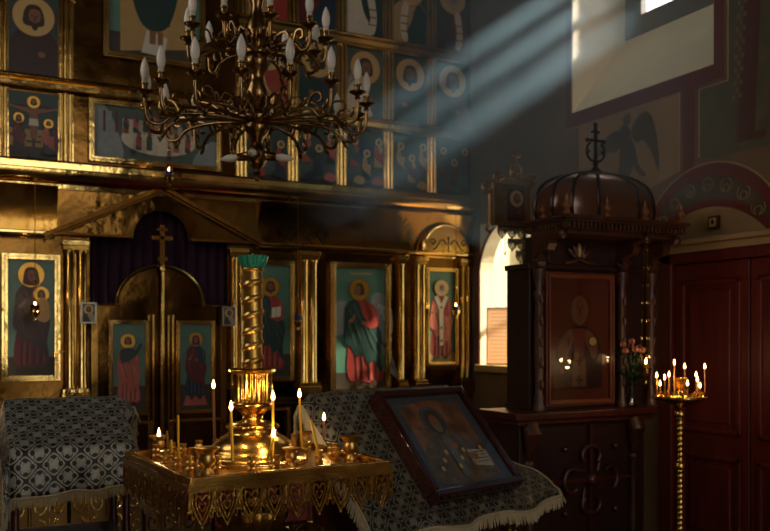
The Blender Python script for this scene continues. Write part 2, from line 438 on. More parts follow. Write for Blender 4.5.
b.tube([(XR-.002, y, z) for y, z in arc(AY, AZ, AR+.012, .25, PI-.25, 40)], .006, OCHL, 6)
b.build('painted_line', wall_r)
b = MB()                                              # dark winged figure under the window
def mur(pts, mt, k): onwall([(p.x, p.y) for p in crom(pts, True, 5)], mt, k, b)
mur([(4.98, 3.02), (4.92, 3.05), (4.87, 2.98), (4.84, 2.80), (4.86, 2.70), (4.97, 2.60), (5.12, 2.52), (5.2, 2.50), (5.1, 2.62), (5.0, 2.72), (4.98, 2.86)], MURF, 2)
mur([(4.86, 3.0), (4.76, 3.10), (4.66, 3.06), (4.60, 2.86), (4.59, 2.66), (4.66, 2.8), (4.74, 2.9), (4.82, 2.9)], MURF, 2)
mur([(4.97, 3.0), (5.06, 3.02), (5.2, 2.95), (5.3, 2.84), (5.16, 2.88), (5.0, 2.88)], MURF, 2)
mur([(4.90, 3.13), (4.87, 3.10), (4.88, 3.05), (4.93, 3.05), (4.945, 3.10)], MURF, 2.5)
mur([(4.84, 2.9), (4.78, 2.72), (4.72, 2.66), (4.74, 2.64), (4.82, 2.7), (4.88, 2.86)], MURF, 2.5)
b.build('painted_winged_figure', wall_r, smooth=False)
b = MB()                                              # right-hand ornament: dotted border, hanging red robes
for i in range(40):
    y = 3.93-.003*i; z = 3.0+.042*i
    for q in (0, 1, 2):
        if (i+q) % 2 == 0: b.box(XR-.0025, y-.05+.026*q, z, XR+.01, y-.03+.026*q, z+.03, OCHD)
for (pts, mt, k) in (([(3.92, 2.72), (3.70, 2.72), (3.60, 4.6), (3.80, 4.6)], REDL, 1.2), ([(3.62, 2.78), (3.5, 2.9), (3.48, 4.6), (3.58, 4.6)], REDB, 1.4), ([(3.78, 2.76), (3.68, 2.76), (3.62, 4.2), (3.70, 4.2)], MURG, 2)):
    onwall(pts, mt, k, b)
b.build('painted_ornament', wall_r, smooth=False)
b = MB()                                              # scroll painting in the arch
onwall(arc(AY, AZ, AR-.07, .22, PI-.22, 30)+arc(AY, AZ-.30, .68, PI-.82, .82, 30), MURF, 1, b)
for k in range(7):
    a = .62+k*.315; cy, cz = AY+(AR-.13)*math.cos(a), AZ+(AR-.14)*math.sin(a)
    for sg in (1, -1):
        b.tube([(XR-.004, cy+sg*(.055-.045*t)*math.cos(t*6+a), cz+(.055-.045*t)*math.sin(t*6+a)) for t in [i/16 for i in range(17)]], .005, OCHD, 5)
b.build('painted_scrolls', wall_r)
b = MB()
onwall(arc(AY, AZ-.30, .69, .69, PI-.69, 30)+arc(AY, AZ-.30, .645, PI-.74, .74, 30), REDB, 1.6, b)
onwall(arc(AY, AZ-.30, .64, .73, PI-.73, 30), PLASTP, .7, b)
b.build('painted_tympanum', wall_r, smooth=False)
# door with cornice
b = MB()
b.box(XR-.08, 3.05, 2.05, XR+.02, 4.56, 2.10, PLASTP); b.box(XR-.11, 3.03, 2.10, XR+.02, 4.58, 2.135, PLASTP)
d1 = struct(b.build('door_1', bevel=.006), 'tall dark red panelled wooden double door under the painted arch')
b = MB(); b.box(XR-.07, 4.41, 0, XR+.02, 4.53, 2.05, DOORW); b.box(XR-.07, 3.06, 0, XR+.02, 3.16, 2.05, DOORW); b.box(XR-.07, 3.06, 1.98, XR+.02, 4.53, 2.05, DOORW)
b.build('door_frame', d1, bevel=.008)
for (a0, a1) in ((3.79, 4.40), (3.17, 3.78)):
    b = MB(); b.box(XR-.04, a0, 0.01, XR+.015, a1, 1.975, DOORW)
    for (zb, zt) in ((.15, .72), (.86, 1.86)):
        for (p0, p1) in ((a0+.06, a1-.06),):
            b.box(XR-.055, p0, zb, XR-.03, p0+.03, zt, DOORW); b.box(XR-.055, p1-.03, zb, XR-.03, p1, zt, DOORW)
            b.box(XR-.055, p0, zb, XR-.03, p1, zb+.03, DOORW); b.box(XR-.055, p0, zt-.03, XR-.03, p1, zt, DOORW)
            b.box(XR-.052, p0+.08, zb+.07, XR-.03, p1-.08, zt-.07, DOORW)
    b.build('door_leaf', d1, bevel=.006)
b = MB(); b.box(XR-.03, 4.045, 2.19, XR-.004, 4.125, 2.275, WOODD); b.box(XR-.034, 4.06, 2.205, XR-.028, 4.11, 2.26, OCH); b.ball((XR-.034, 4.085, 2.235), (.004, .015, .018), BRN, 8)
tag(b.build('wall_plaque', bevel=.002), 'tiny square framed plaque on the wall above the door', 'plaque')

# ------------------------------------------------------------------ painting helper (flat icons)
class Paint:
    def __init__(s, x=0, z=0, y=0):
        s.b = MB(); s.x, s.z, s.y, s.k = x, z, y, 0
    def poly(s, pts, m, sm=0):
        s.k += 1
        p = [(q.x, q.y) for q in crom(pts, True, sm)] if sm else pts
        n = len(p); ar = sum(p[i][0]*p[(i+1) % n][1]-p[(i+1) % n][0]*p[i][1] for i in range(n))
        if ar < 0: p = p[::-1]
        s.b.add([(s.x+a, s.y-.0006*s.k, s.z+c) for a, c in p], [tuple(range(n))], m)
    def rect(s, x0, z0, x1, z1, m): s.poly([(x0, z0), (x1, z0), (x1, z1), (x0, z1)], m)
    def disk(s, cx, cz, rx, rz, m, n=20): s.poly([(cx+rx*math.cos(2*PI*i/n), cz+rz*math.sin(2*PI*i/n)) for i in range(n)], m)
def head(p, cx, cz, r, hair=HAIR, skin=SKIN, halo=HALO, tilt=0, beard=True, veil=None):
    if halo: p.disk(cx, cz+r*.1, r*1.82, r*1.82, REDD, 28); p.disk(cx, cz+r*.1, r*1.74, r*1.74, halo, 28)
    if veil: p.poly([(cx-r*.95, cz-r*1.3), (cx-r*1.0, cz), (cx-r*.7, cz+r*.95), (cx, cz+r*1.2), (cx+r*.7, cz+r*.95), (cx+r*1.0, cz), (cx+r*.95, cz-r*1.3)], veil, 4)
    else: p.poly([(cx-r*.75, cz-r*.7), (cx-r*.85, cz+r*.2), (cx-r*.55, cz+r*.95), (cx, cz+r*1.15), (cx+r*.55, cz+r*.95), (cx+r*.85, cz+r*.2), (cx+r*.75, cz-r*.7)], hair, 4)
    t = tilt*r
    p.poly([(cx+t-r*.5, cz+r*.3), (cx+t-r*.42, cz-r*.35), (cx+t, cz-r*.9), (cx+t+r*.42, cz-r*.35), (cx+t+r*.5, cz+r*.3), (cx+t+r*.3, cz+r*.7), (cx+t-r*.3, cz+r*.7)], skin, 4)
    if beard: p.poly([(cx+t-r*.45, cz-r*.3), (cx+t, cz-r*.5), (cx+t+r*.45, cz-r*.3), (cx+t+r*.2, cz-r*1.0), (cx+t, cz-r*1.15), (cx+t-r*.2, cz-r*1.0)], hair, 4)
    for e in (-.22, .22): p.disk(cx+t+e*r, cz+r*.12, r*.09, r*.06, BLK, 8)
    p.poly([(cx+t-r*.05, cz+r*.1), (cx+t+r*.05, cz+r*.1), (cx+t+r*.1, cz-r*.22), (cx+t-r*.06, cz-r*.22)], hair)
    p.rect(cx+t-r*.15, cz-r*.42, cx+t+r*.15, cz-r*.36, REDD)
def saint(p, cx, z0, h, robe, cloak, hair=HAIR, lean=0, wings=False, book=None, scroll=False, beard=True, veil=None, halo=HALO, omoph=False, hr=.058, wide=1.0):
    def q(pts): return [(cx+(a*wide+lean*c)*h, z0+c*h) for a, c in pts]
    rl, cl = LIGHTER.get(robe, OCH), LIGHTER.get(cloak, OCH)
    if wings:
        p.poly(q([(-.10,.74),(-.20,.74),(-.25,.62),(-.22,.52),(-.25,.44),(-.13,.46),(-.06,.58)]), GREYW, 4)
        p.poly(q([(.10,.76),(.17,.84),(.26,.76),(.28,.55),(.24,.32),(.30,.03),(.21,.12),(.14,.45)]), GREYW, 4)
        for k in range(4): p.poly(q([(.16+.02*k,.74-.05*k),(.235+.008*k,.70-.1*k),(.23+.006*k,.66-.1*k),(.155+.02*k,.70-.05*k)]), LIGHTER[GREYW])
        for k in range(3): p.poly(q([(.17+.02*k,.40-.06*k),(.23+.012*k,.22-.04*k),(.225+.012*k,.2-.04*k),(.165+.02*k,.37-.06*k)]), TEALB)
    # long under-robe with a flared uneven hem
    p.poly(q([(-.13,.02),(-.15,.14),(-.125,.34),(-.11,.5),(-.135,.62),(-.125,.70),(-.06,.765),(.0,.785),(.06,.765),(.125,.70),(.135,.62),(.11,.5),(.12,.34),(.155,.14),(.15,.03),(.07,-.01),(-.03,.012)]), robe, 4)
    for a, d in ((-.09,.0), (-.04,.012), (.02,-.004), (.08,.01)):
        p.poly(q([(a,.02+d),(a+.012,.02+d),(a+.02,.26),(a+.012,.3)]), LINE); p.poly(q([(a+.022,.03+d),(a+.036,.03+d),(a+.034,.24),(a+.028,.24)]), rl)
    # mantle: over the left shoulder, across the body, falling in a long point
    p.poly(q([(-.13,.66),(-.10,.74),(-.04,.77),(.0,.72),(.02,.62),(.10,.54),(.155,.50),(.165,.40),(.14,.24),(.155,.10),(.11,.13),(.09,.2),(.03,.17),(-.01,.26),(-.07,.24),(-.10,.32),(-.155,.38),(-.15,.52)]), cloak, 4)
    for a0, c0, a1, c1 in ((-.10,.68,-.02,.40), (-.06,.72,.05,.42), (-.12,.56,-.06,.32), (.02,.52,.11,.26), (.06,.50,.14,.34)):
        p.poly(q([(a0,c0),(a0+.012,c0+.004),(a1+.008,c1),(a1,c1)]), cl)
    for a0, c0, a1, c1 in ((-.085,.62,-.03,.36), (.0,.60,.08,.3)):
        p.poly(q([(a0,c0),(a0+.008,c0+.004),(a1+.008,c1),(a1,c1)]), LINE)
    # right sleeve bent across, hand
    p.poly(q([(.06,.755),(.12,.71),(.15,.62),(.14,.535),(.08,.50),(.02,.535),(.02,.57),(.08,.575),(.085,.64)]), robe, 4)
    p.poly(q([(.10,.70),(.125,.66),(.12,.58),(.108,.58),(.108,.66)]), rl, 3)
    p.disk(cx+(.012*wide+lean*.55)*h, z0+.553*h, .024*h, .017*h, SKIN, 10)
    p.poly(q([(-.115,.57),(-.085,.55),(-.05,.60),(-.055,.64),(-.07,.61)]), SKIN, 3)
    if book: p.poly(q([(.015,.54),(.115,.555),(.115,.66),(.015,.645)]), book); p.poly(q([(.062,.55),(.066,.55),(.066,.652),(.062,.652)]), GRD)
    if scroll: p.poly(q([(-.02,.58),(.07,.60),(.12,.42),(.10,.25),(.16,.12),(.09,.08),(.03,.26),(.04,.42)]), WHT, 4)
    if omoph:
        p.poly(q([(-.10,.75),(-.05,.77),(0,.66),(.05,.77),(.10,.75),(.03,.58),(.025,.14),(-.025,.14),(-.03,.58)]), WHT)
        for c in (.2, .36, .62): p.poly(q([(-.006,c-.02),(.006,c-.02),(.006,c+.02),(-.006,c+.02)]), REDD); p.poly(q([(-.02,c-.006),(.02,c-.006),(.02,c+.006),(-.02,c+.006)]), REDD)
    for a in (-.06, .06): p.poly(q([(a-.028,-.03),(a+.028,-.03),(a+.022,.012),(a-.022,.012)]), HAIR, 3)
    p.poly(q([(-.022,.76),(.022,.76),(.02,.83),(-.02,.83)]), SKIN)
    head(p, cx+lean*.86*h, z0+.855*h, hr*h, hair, SKIN, halo, lean*3, beard, veil)
def bust(p, cx, z0, h, robe, cloak, hair=HAIR, beard=True, veil=None, halo=HALOL, side=1, hr=.17):
    def q(pts): return [(cx+side*a*h, z0+c*h) for a, c in pts]
    p.poly(q([(-.34,0),(-.32,.35),(-.2,.55),(0,.6),(.2,.55),(.32,.35),(.36,0)]), robe, 4)
    p.poly(q([(-.33,0),(-.31,.36),(-.18,.55),(-.08,.5),(-.02,.3),(.08,.12),(.1,0)]), cloak, 4)
    p.disk(cx+side*.1*h, z0+.26*h, .05*h, .04*h, SKIN, 10)
    head(p, cx, z0+.74*h, hr*h, hair, SKIN, halo, .1*side, beard, veil)
def frame(b, x0, z0, x1, z1, w, y0, y1, m, prof=True):
    for (a0, c0, a1, c1) in ((x0-w, z0-w, x0, z1+w), (x1, z0-w, x1+w, z1+w), (x0, z0-w, x1, z0), (x0, z1, x1, z1+w)):
        b.box(a0, y0, c0, a1, y1, c1, m)
    if prof:
        q = w*.36
        for (a0, c0, a1, c1) in ((x0-w+q, z0-w+q, x0-q, z1+w-q), (x1+q, z0-w+q, x1+w-q, z1+w-q), (x0-q, z0-w+q, x1+q, z0-q), (x0-q, z1+q, x1+q, z1+w-q)):
            b.box(a0, y0-.014, c0, a1, y0+.002, c1, m)
# ------------------------------------------------------------------ icon screen
AXI = 1.603
ico = thing('iconostasis', 'tall brass-clad icon screen filling the far wall behind the candle stand', 'icon screen', (0, 0, 0))
b = MB()
b.box(XL, YI+.03, .3, 1.06, 7.3, 2.62, GOLDP); b.box(2.15, YI+.03, .3, XR-.005, 7.3, 2.62, GOLDP); b.box(XL, YI+.03, 2.62, XR-.005, 7.3, 5.0, GOLDP)
b.build('backing_panel', ico, smooth=False)
# pediment panel with the round notch over the royal doors
b = MB()
notch = arc(AXI-.005, 2.27, .215, 0, PI, 24)
b.prism([(.82, 2.62), (.82, 2.26), (AXI-.22, 2.26)]+notch[::-1]+[(AXI+.21, 2.26), (2.40, 2.26), (2.40, 2.62)], 'Y', YI-.01, YI+.06, GOLDP)
b.build('pediment_panel', ico, smooth=False)
b = MB()
for (x0, z0, x1, z1) in ((.72, 2.235, AXI, 2.655), (2.42, 2.26, AXI, 2.655)):
    d = Vector((x1-x0, 0, z1-z0)); L = d.length; n = Vector((-d.z, 0, d.x))/L*(1 if x0 < x1 else -1)
    for (w0, w1, yy) in ((-.012, .022, -.09), (-.03, -.012, -.06)):
        pl = [(x0+n.x*w0, z0+n.z*w0), (x1+n.x*w0, z1+n.z*w0), (x1+n.x*w1, z1+n.z*w1), (x0+n.x*w1, z0+n.z*w1)]
        b.prism(pl, 'Y', YI+yy, YI+.02, GOLDD)
b.prism([(.8, 2.255), (AXI-.23, 2.255), (AXI-.23, 2.275), (.8, 2.275)], 'Y', YI-.05, YI, GOLDD); b.prism([(AXI+.23, 2.255), (2.38, 2.255), (2.38, 2.275), (AXI+.23, 2.275)], 'Y', YI-.05, YI, GOLDD)
b.build('pediment_moulding', ico, bevel=.003)
# main cornice
def cornice(z0, z1, depth, mt, x0=XL, x1=XR-.01, y=YI+.03, steps=None):
    h = z1-z0; D = depth
    prof = [(y, z0), (y-D*.35, z0), (y-D*.38, z0+h*.16), (y-D*.55, z0+h*.2)]+[(y-D*(.55+.4*math.sin(PI/2*i/6)), z0+h*(.2+.45*(1-math.cos(PI/2*i/6)))) for i in range(1, 7)]+[(y-D, z0+h*.68), (y-D, z0+h*.9), (y-D*.93, z1), (y, z1)]
    bb = MB(); bb.prism(prof, 'X', x0, x1, mt); return bb
cornice(2.60, 2.79, .19, GOLDB).build('cornice', ico, angle=25)
b = cornice(2.215, 2.275, .10, GOLDB, 2.40, XR-.01); b.build('cornice', ico, angle=25)
b = cornice(2.215, 2.275, .10, GOLDB, XL, .80); b.build('cornice', ico, angle=25)
# concave frieze under the main cornice, either side of the pediment
for (x0, x1) in ((XL, .82), (2.40, XR-.01)):
    bb = MB(); bb.prism([(YI+.03, 2.27), (YI, 2.27)]+[(YI-.10*(k/12)**2, 2.27+.34*k/12) for k in range(1, 13)]+[(YI+.03, 2.61)], 'X', x0, x1, GOLD); bb.build('frieze', ico, angle=25)
# rails of the upper tiers
def rail(zc, x0, x1, h=.12):
    bb = MB(); y = YI+.03
    pr = [(y, zc-h/2)]+[(y-.035-.03*math.sin(PI*i/8), zc-h/2+h*.3*i/8) for i in range(9)]+[(y-.035, zc-h*.18), (y-.035, zc+h*.1)]+[(y-.035-.035*math.sin(PI*i/8), zc+h*.1+h*.4*i/8) for i in range(9)]+[(y, zc+h/2)]
    bb.prism(pr, 'X', x0, x1, GOLDB); return bb
rail(3.385, XL, XR-.01).build('rail', ico, angle=25)
rail(4.11, 2.24, XR-.01).build('rail', ico, angle=25); rail(4.11, XL, .96).build('rail', ico, angle=25)
# colonnettes of the upper tiers
CXS = [2.27, 2.725, 3.18, 3.645, 4.095]; CXS = [-.03, .43, .885]+CXS
for x in CXS:
    for (z0, z1) in ((2.79, 3.33), (3.44, 4.055), (4.165, 4.9)):
        bb = MB(); y = YI+.03
        for o_, r_ in ((-.034, .014), (0, .02), (.034, .014)):
            bb.lathe([(r_, z0), (r_, z1)], (x+o_, y-.022, 0), GOLDB, 12)
        bb.box(x-.055, y-.02, z0, x+.055, y, z1, GOLDB)
        bb.build('colonnette', ico)
# pilasters of the local tier: half-round shafts with base and capital
def pilaster(x0, x1, z0=1.06, z1=2.215, n=2):
    bb = MB(); w = (x1-x0); y = YI+.03
    bb.box(x0-.015, y-.09, z0-.09, x1+.015, y, z0, GOLD); bb.box(x0-.008, y-.08, z0, x1+.008, y, z0+.03, GOLDB)
    bb.box(x0-.012, y-.085, z1-.035, x1+.012, y, z1, GOLDB); bb.box(x0-.004, y-.07, z1-.07, x1+.004, y, z1-.035, GOLD)
    bb.box(x0+.004, y-.025, z0+.03, x1-.004, y, z1-.07, GOLD)
    r_ = w/n/2*.86
    for i in range(n):
        cx = x0+w*(i+.5)/n
        bb.lathe([(r_*1.15, z0+.03), (r_*1.15, z0+.05), (r_, z0+.065), (r_, z1-.1), (r_*1.15, z1-.09), (r_*1.15, z1-.07)], (cx, y-.03, 0), GOLDB, 16)
    o_ = bb.build('pilaster', ico, bevel=.003); return o_
for a in ((.865, 1.04, 1.06, 2.215, 2), (2.165, 2.30, 1.06, 2.215, 2), (2.775, 2.945, 1.06, 2.215, 2), (3.735, 3.80, 1.06, 2.215, 1), (3.90, 4.02, 1.06, 2.215, 2), (4.39, 4.51, 1.06, 2.215, 2), (.24, .40, 1.06, 2.215, 2)): pilaster(*a)
# base zone
b = MB()
for (x0, x1) in ((XL, 1.05), (2.16, XR-.01)):
    b.box(x0, YI-.05, .3, x1, YI+.03, .42, GOLD); b.box(x0, YI-.03, .92, x1, YI+.03, .97, GOLD)
for (x0, x1) in ((.45, .85), (2.36, 2.72), (3.05, 3.66), (4.06, 4.34)):
    frame(b, x0+.05, .5, x1-.05, .86, .03, YI, YI+.04, GOLDB)
b.build('plinth', ico, bevel=.003)
# raised bright plate above the last bay, in place of an arch of sunlight
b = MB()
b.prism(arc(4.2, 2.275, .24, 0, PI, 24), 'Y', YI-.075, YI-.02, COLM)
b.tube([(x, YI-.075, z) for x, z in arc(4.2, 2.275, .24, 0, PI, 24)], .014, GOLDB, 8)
b.build('arched_light_plate', ico)
def scroll_orn(x, z, s):
    bb = MB(); y = YI-.115
    for sg in (-1, 1):
        pts = [(x+sg*(.02+.1*t*s*1.6), y, z+s*(.05*math.sin(t*5)+.03)) for t in [i/14 for i in range(15)]]
        bb.tube(pts, .007, IRON, 6)
        c = (x+sg*(.02+.16*s), z+.0*s)
        bb.tube([(c[0]+sg*(.035-.028*t)*math.cos(7*t), y, c[1]+.05*s+(.035-.028*t)*math.sin(7*t)) for t in [i/16 for i in range(17)]], .006, IRON, 6)
    bb.tube([(x, y, z-.04), (x, y, z+.09*s)], .007, IRON, 6); bb.ball((x, y, z+.1*s), .014, IRON, 8)
    return bb
scroll_orn(4.2, 2.30, .9).build('scroll_ornament', ico); scroll_orn(2.80, 2.30, .9).build('scroll_ornament', ico)

# curtain behind the royal doors
b = MB()
vs = []; fs = []; N = 90
for i in range(N+1):
    x = 1.04+1.13*i/N; y = 7.13+.018*math.sin(i*.9)+.006*math.sin(i*2.3)
    vs += [(x, y, .35), (x, y, 2.55)]
for i in range(N): fs.append((2*i, 2*i+2, 2*i+3, 2*i+1))
b.add(vs, fs, CURT)
tag(b.build('curtain', angle=80), 'dark purple curtain hanging behind and above the royal doors', 'curtain')
ob = bpy.data.objects['curtain']; md = ob.modifiers.new('thick', 'SOLIDIFY'); md.thickness = .006

# royal doors
def royal(side):
    # local frame: x from the meeting edge at 0 outwards (side = -1 left, +1 right)
    t = thing('royal_door', 'brass royal door leaf with a %s saint panel, %s of the central rod' % (('vermilion-robed', 'left') if side < 0 else ('dark-robed', 'right')), 'door', (AXI, YI, 0))
    bb = MB(); W = .535
    pl = [(0, .34), (side*W, .34), (side*W, 1.735), (side*.345, 1.735)]+[(side*.345*math.cos(a), 1.735+.315*math.sin(a)) for a in [PI/2*i/16 for i in range(17)]][1:]
    bb.prism(pl, 'Y', .02, .06, GOLDP); bb.build('leaf_panel', t, smooth=False)
    bb = MB()
    bb.tube([(side*.345*math.cos(a), .015, 1.735+.315*math.sin(a)) for a in [PI/2*i/18 for i in range(19)]], .016, GOLDB, 8)
    bb.tube([(side*W, .015, 1.737), (side*.33, .015, 1.737)], .01, GOLDB, 8)
    bb.box(side*W, 0, .34, side*(W-.05), .025, 1.72, GOLD)
    for q in (.06, .095): bb.lathe([(.011, .36), (.011, 1.66)], (side*q, .012, 0), GOLDB, 10)
    bb.build('door_moulding', t, bevel=.002)
    x0, x1 = (-.373, -.128) if side < 0 else (.149, .403)
    p = Paint(0, 0, .012)
    p.rect(x0, .9, x1, 1.585, TEAL); p.rect(x0, .9, x1, 1.1, GRD)
    c = (x0+x1)/2
    if side < 0: saint(p, c+.0, .97, .56, ROSEP, ROSEP, lean=-.02, beard=False)
    else:
        p.poly([(c-.1, .93), (c+.1, .93), (c+.06, 1.06), (c-.06, 1.06)], ROSEP)
        saint(p, c, 1.0, .54, BLU, REDD, veil=REDD, beard=False)
    if side < 0: p.poly([(c+.03, 1.36), (c+.09, 1.44), (c+.1, 1.42), (c+.05, 1.33)], GRN); p.poly([(c-.07, 1.38), (c+.02, 1.4), (c+.05, 1.34), (c-.05, 1.28)], GRN, 3)
    p.b.build('painted_panel', t, smooth=False)
    bb = MB(); frame(bb, x0, .9, x1, 1.585, .032, -.012, .03, GOLDB); bb.build('panel_frame', t, bevel=.003)
    bb = MB(); frame(bb, (.09 if side > 0 else -.48), .42, (.48 if side > 0 else -.09), .8, .025, 0, .03, GOLDB); bb.build('lower_panel', t, bevel=.003)
    return t
r1 = royal(-1); royal(1)
b = MB()
b.lathe([(.017, .36), (.017, 2.0), (.026, 2.01), (.026, 2.03), (.014, 2.06)], (0, -.03, 0), GOLDB, 14)
b.build('meeting_rod', r1)
b = MB()
b.box(-.019, -.04, 2.05, .019, -.022, 2.37, GOLDD); b.box(-.085, -.04, 2.25, .085, -.022, 2.285, GOLDD); b.box(-.045, -.04, 2.325, .045, -.022, 2.345, GOLDD)
b.box(-.035, -.038, 2.09, .04, -.022, 2.12, GOLDD)
b.build('door_cross', r1, bevel=.003)

# icons of the local tier
def big_icon(name, label, x0, z0, x1, z1, fw, fn, cat='icon', fm=None):
    t = thing(name, label, cat, ((x0+x1)/2, YI, z0))
    w = (x1-x0)/2; h = z1-z0
    p = Paint(0, 0, .018); p.rect(-w, 0, w, h, TEAL); fn(p, w, h); p.b.build('painted_panel', t, smooth=False)
    bb = MB(); bb.box(-w-.01, .0185, -.01, w+.01, .03, h+.01, WOODD); bb.build('backing_board', t)
    bb = MB(); frame(bb, -w, 0, w, h, fw, -.02, .03, fm or GOLDB); bb.build('icon_frame', t, bevel=.004)
    return t
def f_virgin(p, w, h):
    p.rect(-w, 0, w, h*.16, GRD); saint(p, 0, .06, h*.93, REDD, BRN, veil=REDD, beard=False, hr=.066)
    head(p, .07, h*.70, .032, HAIR, beard=False); p.poly([(.02, h*.52), (.04, h*.65), (.11, h*.66), (.13, h*.5), (.08, h*.46)], OCH, 4)
big_icon('framed_icon', 'tall framed icon of a dark red robed mother and child, far left', .48, 1.2, .80, 2.06, .045, f_virgin)
def f_christ(p, w, h):
    p.rect(-w, 0, w, h*.2, GRD); saint(p, .0, .06, h*.86, RED, GRN, book=WHT)
big_icon('framed_icon', 'tall framed icon of a red and green robed figure with open book, beside spiral column', 2.345, 1.15, 2.69, 2.09, .04, f_christ)
def f_angel(p, w, h):
    p.rect(-w, 0, w, h*.13, GRD); saint(p, .055, .05, h*.9, RED, GRN, lean=-.085, wings=True, wide=1.2, beard=False)
    for i in range(7): p.rect(-.1+i*.03, h*.945, -.082+i*.03, h*.965, OCH)
big_icon('deacon_door', 'wide brass door bearing a winged angel in red and green', 3.115, 1.03, 3.605, 2.09, .05, f_angel, 'door')
def f_bishop(p, w, h):
    p.rect(-w, 0, w, h*.1, OCH); saint(p, .0, .05, h*.88, RED, ROSEP, hair=GREYH, omoph=True, halo=HALOL)
big_icon('framed_icon', 'narrow sunlit icon of a bishop in pale stole, beside the arched window', 4.055, 1.25, 4.335, 2.09, .035, f_bishop)

# small icons on the door posts
for x, dz, lab in ((1.035, 1.60, 'small silver-framed icon on the post left of the royal doors'), (2.13, 1.585, 'small dim silver-framed icon on the post just left of the spiral column')):
    t = thing('small_icon', lab, 'icon', (x, YI-.085, dz))
    p = Paint(0, 0, -.008); p.rect(-.045, 0, .045, .135, TEALB); bust(p, 0, 0, .125, GREYH, BRN); p.b.build('painted_panel', t, smooth=False)
    bb = MB(); frame(bb, -.045, 0, .045, .135, .012, -.016, .012, SILV, False); bb.box(-.046, -.0075, -.001, .046, .015, .136, WOODD); bb.build('icon_frame', t, bevel=.002)

# upper tiers
ROW = {0: (2.80, 3.325), 1: (3.445, 4.05), 2: (4.17, 4.85)}
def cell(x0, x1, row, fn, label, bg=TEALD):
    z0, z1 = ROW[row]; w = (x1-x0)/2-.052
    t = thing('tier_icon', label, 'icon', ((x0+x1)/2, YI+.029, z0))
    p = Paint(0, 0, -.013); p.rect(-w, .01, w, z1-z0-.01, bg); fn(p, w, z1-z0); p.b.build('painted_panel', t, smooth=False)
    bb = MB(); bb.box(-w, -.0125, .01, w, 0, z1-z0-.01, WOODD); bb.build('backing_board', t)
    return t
def feast(cols, n=3, mand=False):
    def fn(p, w, h):
        p.rect(-w, .01, w, h*.35, GRD)
        p.poly([(-w, h*.3), (-w*.5, h*.5), (0, h*.36), (w*.5, h*.55), (w, h*.3), (w, h*.1), (-w, h*.1)], TEALB)
        if mand: p.disk(0, h*.66, w*.4, h*.22, BLU)
        for i in range(n):
            a = (i-(n-1)/2)*w*1.2/max(1, n-1) if n > 1 else 0
            saint(p, a, h*(.16+.2*((i+1) % 2)), h*.5, cols[i % len(cols)], cols[(i+1) % len(cols)], beard=i % 2 == 0, halo=HALOL, hr=.075)
        for i in range(2): p.poly([(-w*.8+i*w, .05), (-w*.3+i*w, .03), (-w*.2+i*w, h*.16), (-w*.6+i*w, h*.2)], cols[(i+2) % len(cols)], 3)
    return fn
def deesis(robe, cloak, side, beard=True, wings=False):
    def fn(p, w, h):
        if wings: p.poly([(-side*w*.9, h*.1), (-side*w*.9, h*.55), (-side*w*.5, h*.62), (-side*w*.4, h*.2)], GREYW, 3)
        bust(p, 0, .01, h*.93, robe, cloak, beard=beard, side=side, halo=HALOL, hr=.15)
    return fn
def prophet(robe, cloak, side, scr):
    def fn(p, w, h):
        bust(p, 0, .01, h*.93, robe, cloak, hair=GREYH, side=side, halo=HALOL, hr=.13)
        if scr: p.poly([(side*w*.1, h*.5), (side*w*.45, h*.52), (side*w*.62, h*.25), (side*w*.5, .03), (side*w*.15, .02), (side*w*.25, h*.25)], WHT, 3)
        if scr: 
            for i in range(3): p.rect(side*w*.36-.04, h*(.14+.1*i), side*w*.36+.04, h*(.155+.1*i), GRD)
    return fn
XS = [2.27, 2.725, 3.18, 3.645, 4.095, 4.55]
place = ['directly behind the chandelier stem', 'behind the chandelier right arms', 'just right of the chandelier', 'second from the right wall', 'against the right wall']
c0 = [(RED, BLU), (ROSEP, GRN, BLU), (RED, GRN, OCH), (REDD, OCH), (REDD, BRN)]
for i in range(5):
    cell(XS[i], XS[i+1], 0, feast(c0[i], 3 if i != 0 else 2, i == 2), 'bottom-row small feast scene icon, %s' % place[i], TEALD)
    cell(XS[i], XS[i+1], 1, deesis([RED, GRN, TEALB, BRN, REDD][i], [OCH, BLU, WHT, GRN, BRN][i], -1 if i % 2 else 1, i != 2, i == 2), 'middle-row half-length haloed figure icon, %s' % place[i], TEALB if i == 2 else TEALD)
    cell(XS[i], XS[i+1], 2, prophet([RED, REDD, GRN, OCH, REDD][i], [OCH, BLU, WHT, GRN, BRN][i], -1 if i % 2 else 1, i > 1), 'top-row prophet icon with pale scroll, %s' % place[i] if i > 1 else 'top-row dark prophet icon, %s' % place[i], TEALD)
def crucif(p, w, h):
    p.rect(-w, .01, w, h*.2, GRD); p.rect(-w, h*.2, w, h*.45, OCH)
    for i in range(7): p.rect(-w+.01+i*.05, h*.34, -w+.025+i*.05, h*.37, GRD)
    p.rect(-.012, h*.12, .012, h*.93, BRN); p.rect(-w*.75, h*.76, w*.75, h*.79, BRN); p.rect(-.05, h*.26, .05, h*.29, BRN)
    p.poly([(-.022, h*.32), (-.03, h*.6), (-.03, h*.67), (-.17, h*.75), (-.17, h*.775), (-.03, h*.745), (.03, h*.745), (.17, h*.775), (.17, h*.75), (.03, h*.67), (.03, h*.6), (.022, h*.32)], SKIN)
    p.poly([(-.035, h*.5), (.035, h*.5), (.03, h*.6), (-.03, h*.6)], WHT); head(p, 0, h*.83, .026)
    saint(p, -.105, h*.12, h*.54, BRN, REDD, veil=BRN, beard=False, hr=.075); saint(p, .1, h*.1, h*.5, BLU, ROSEP, beard=False, hr=.075); p.poly([(.14, .06), (.17, .07), (.165, h*.45), (.14, h*.45)], REDD, 3)
    p.disk(0, h*.07, .035, .025, BLK, 10)
cell(.43, .885, 0, crucif, 'small crucifixion scene icon at far left in the bottom row', TEALD)
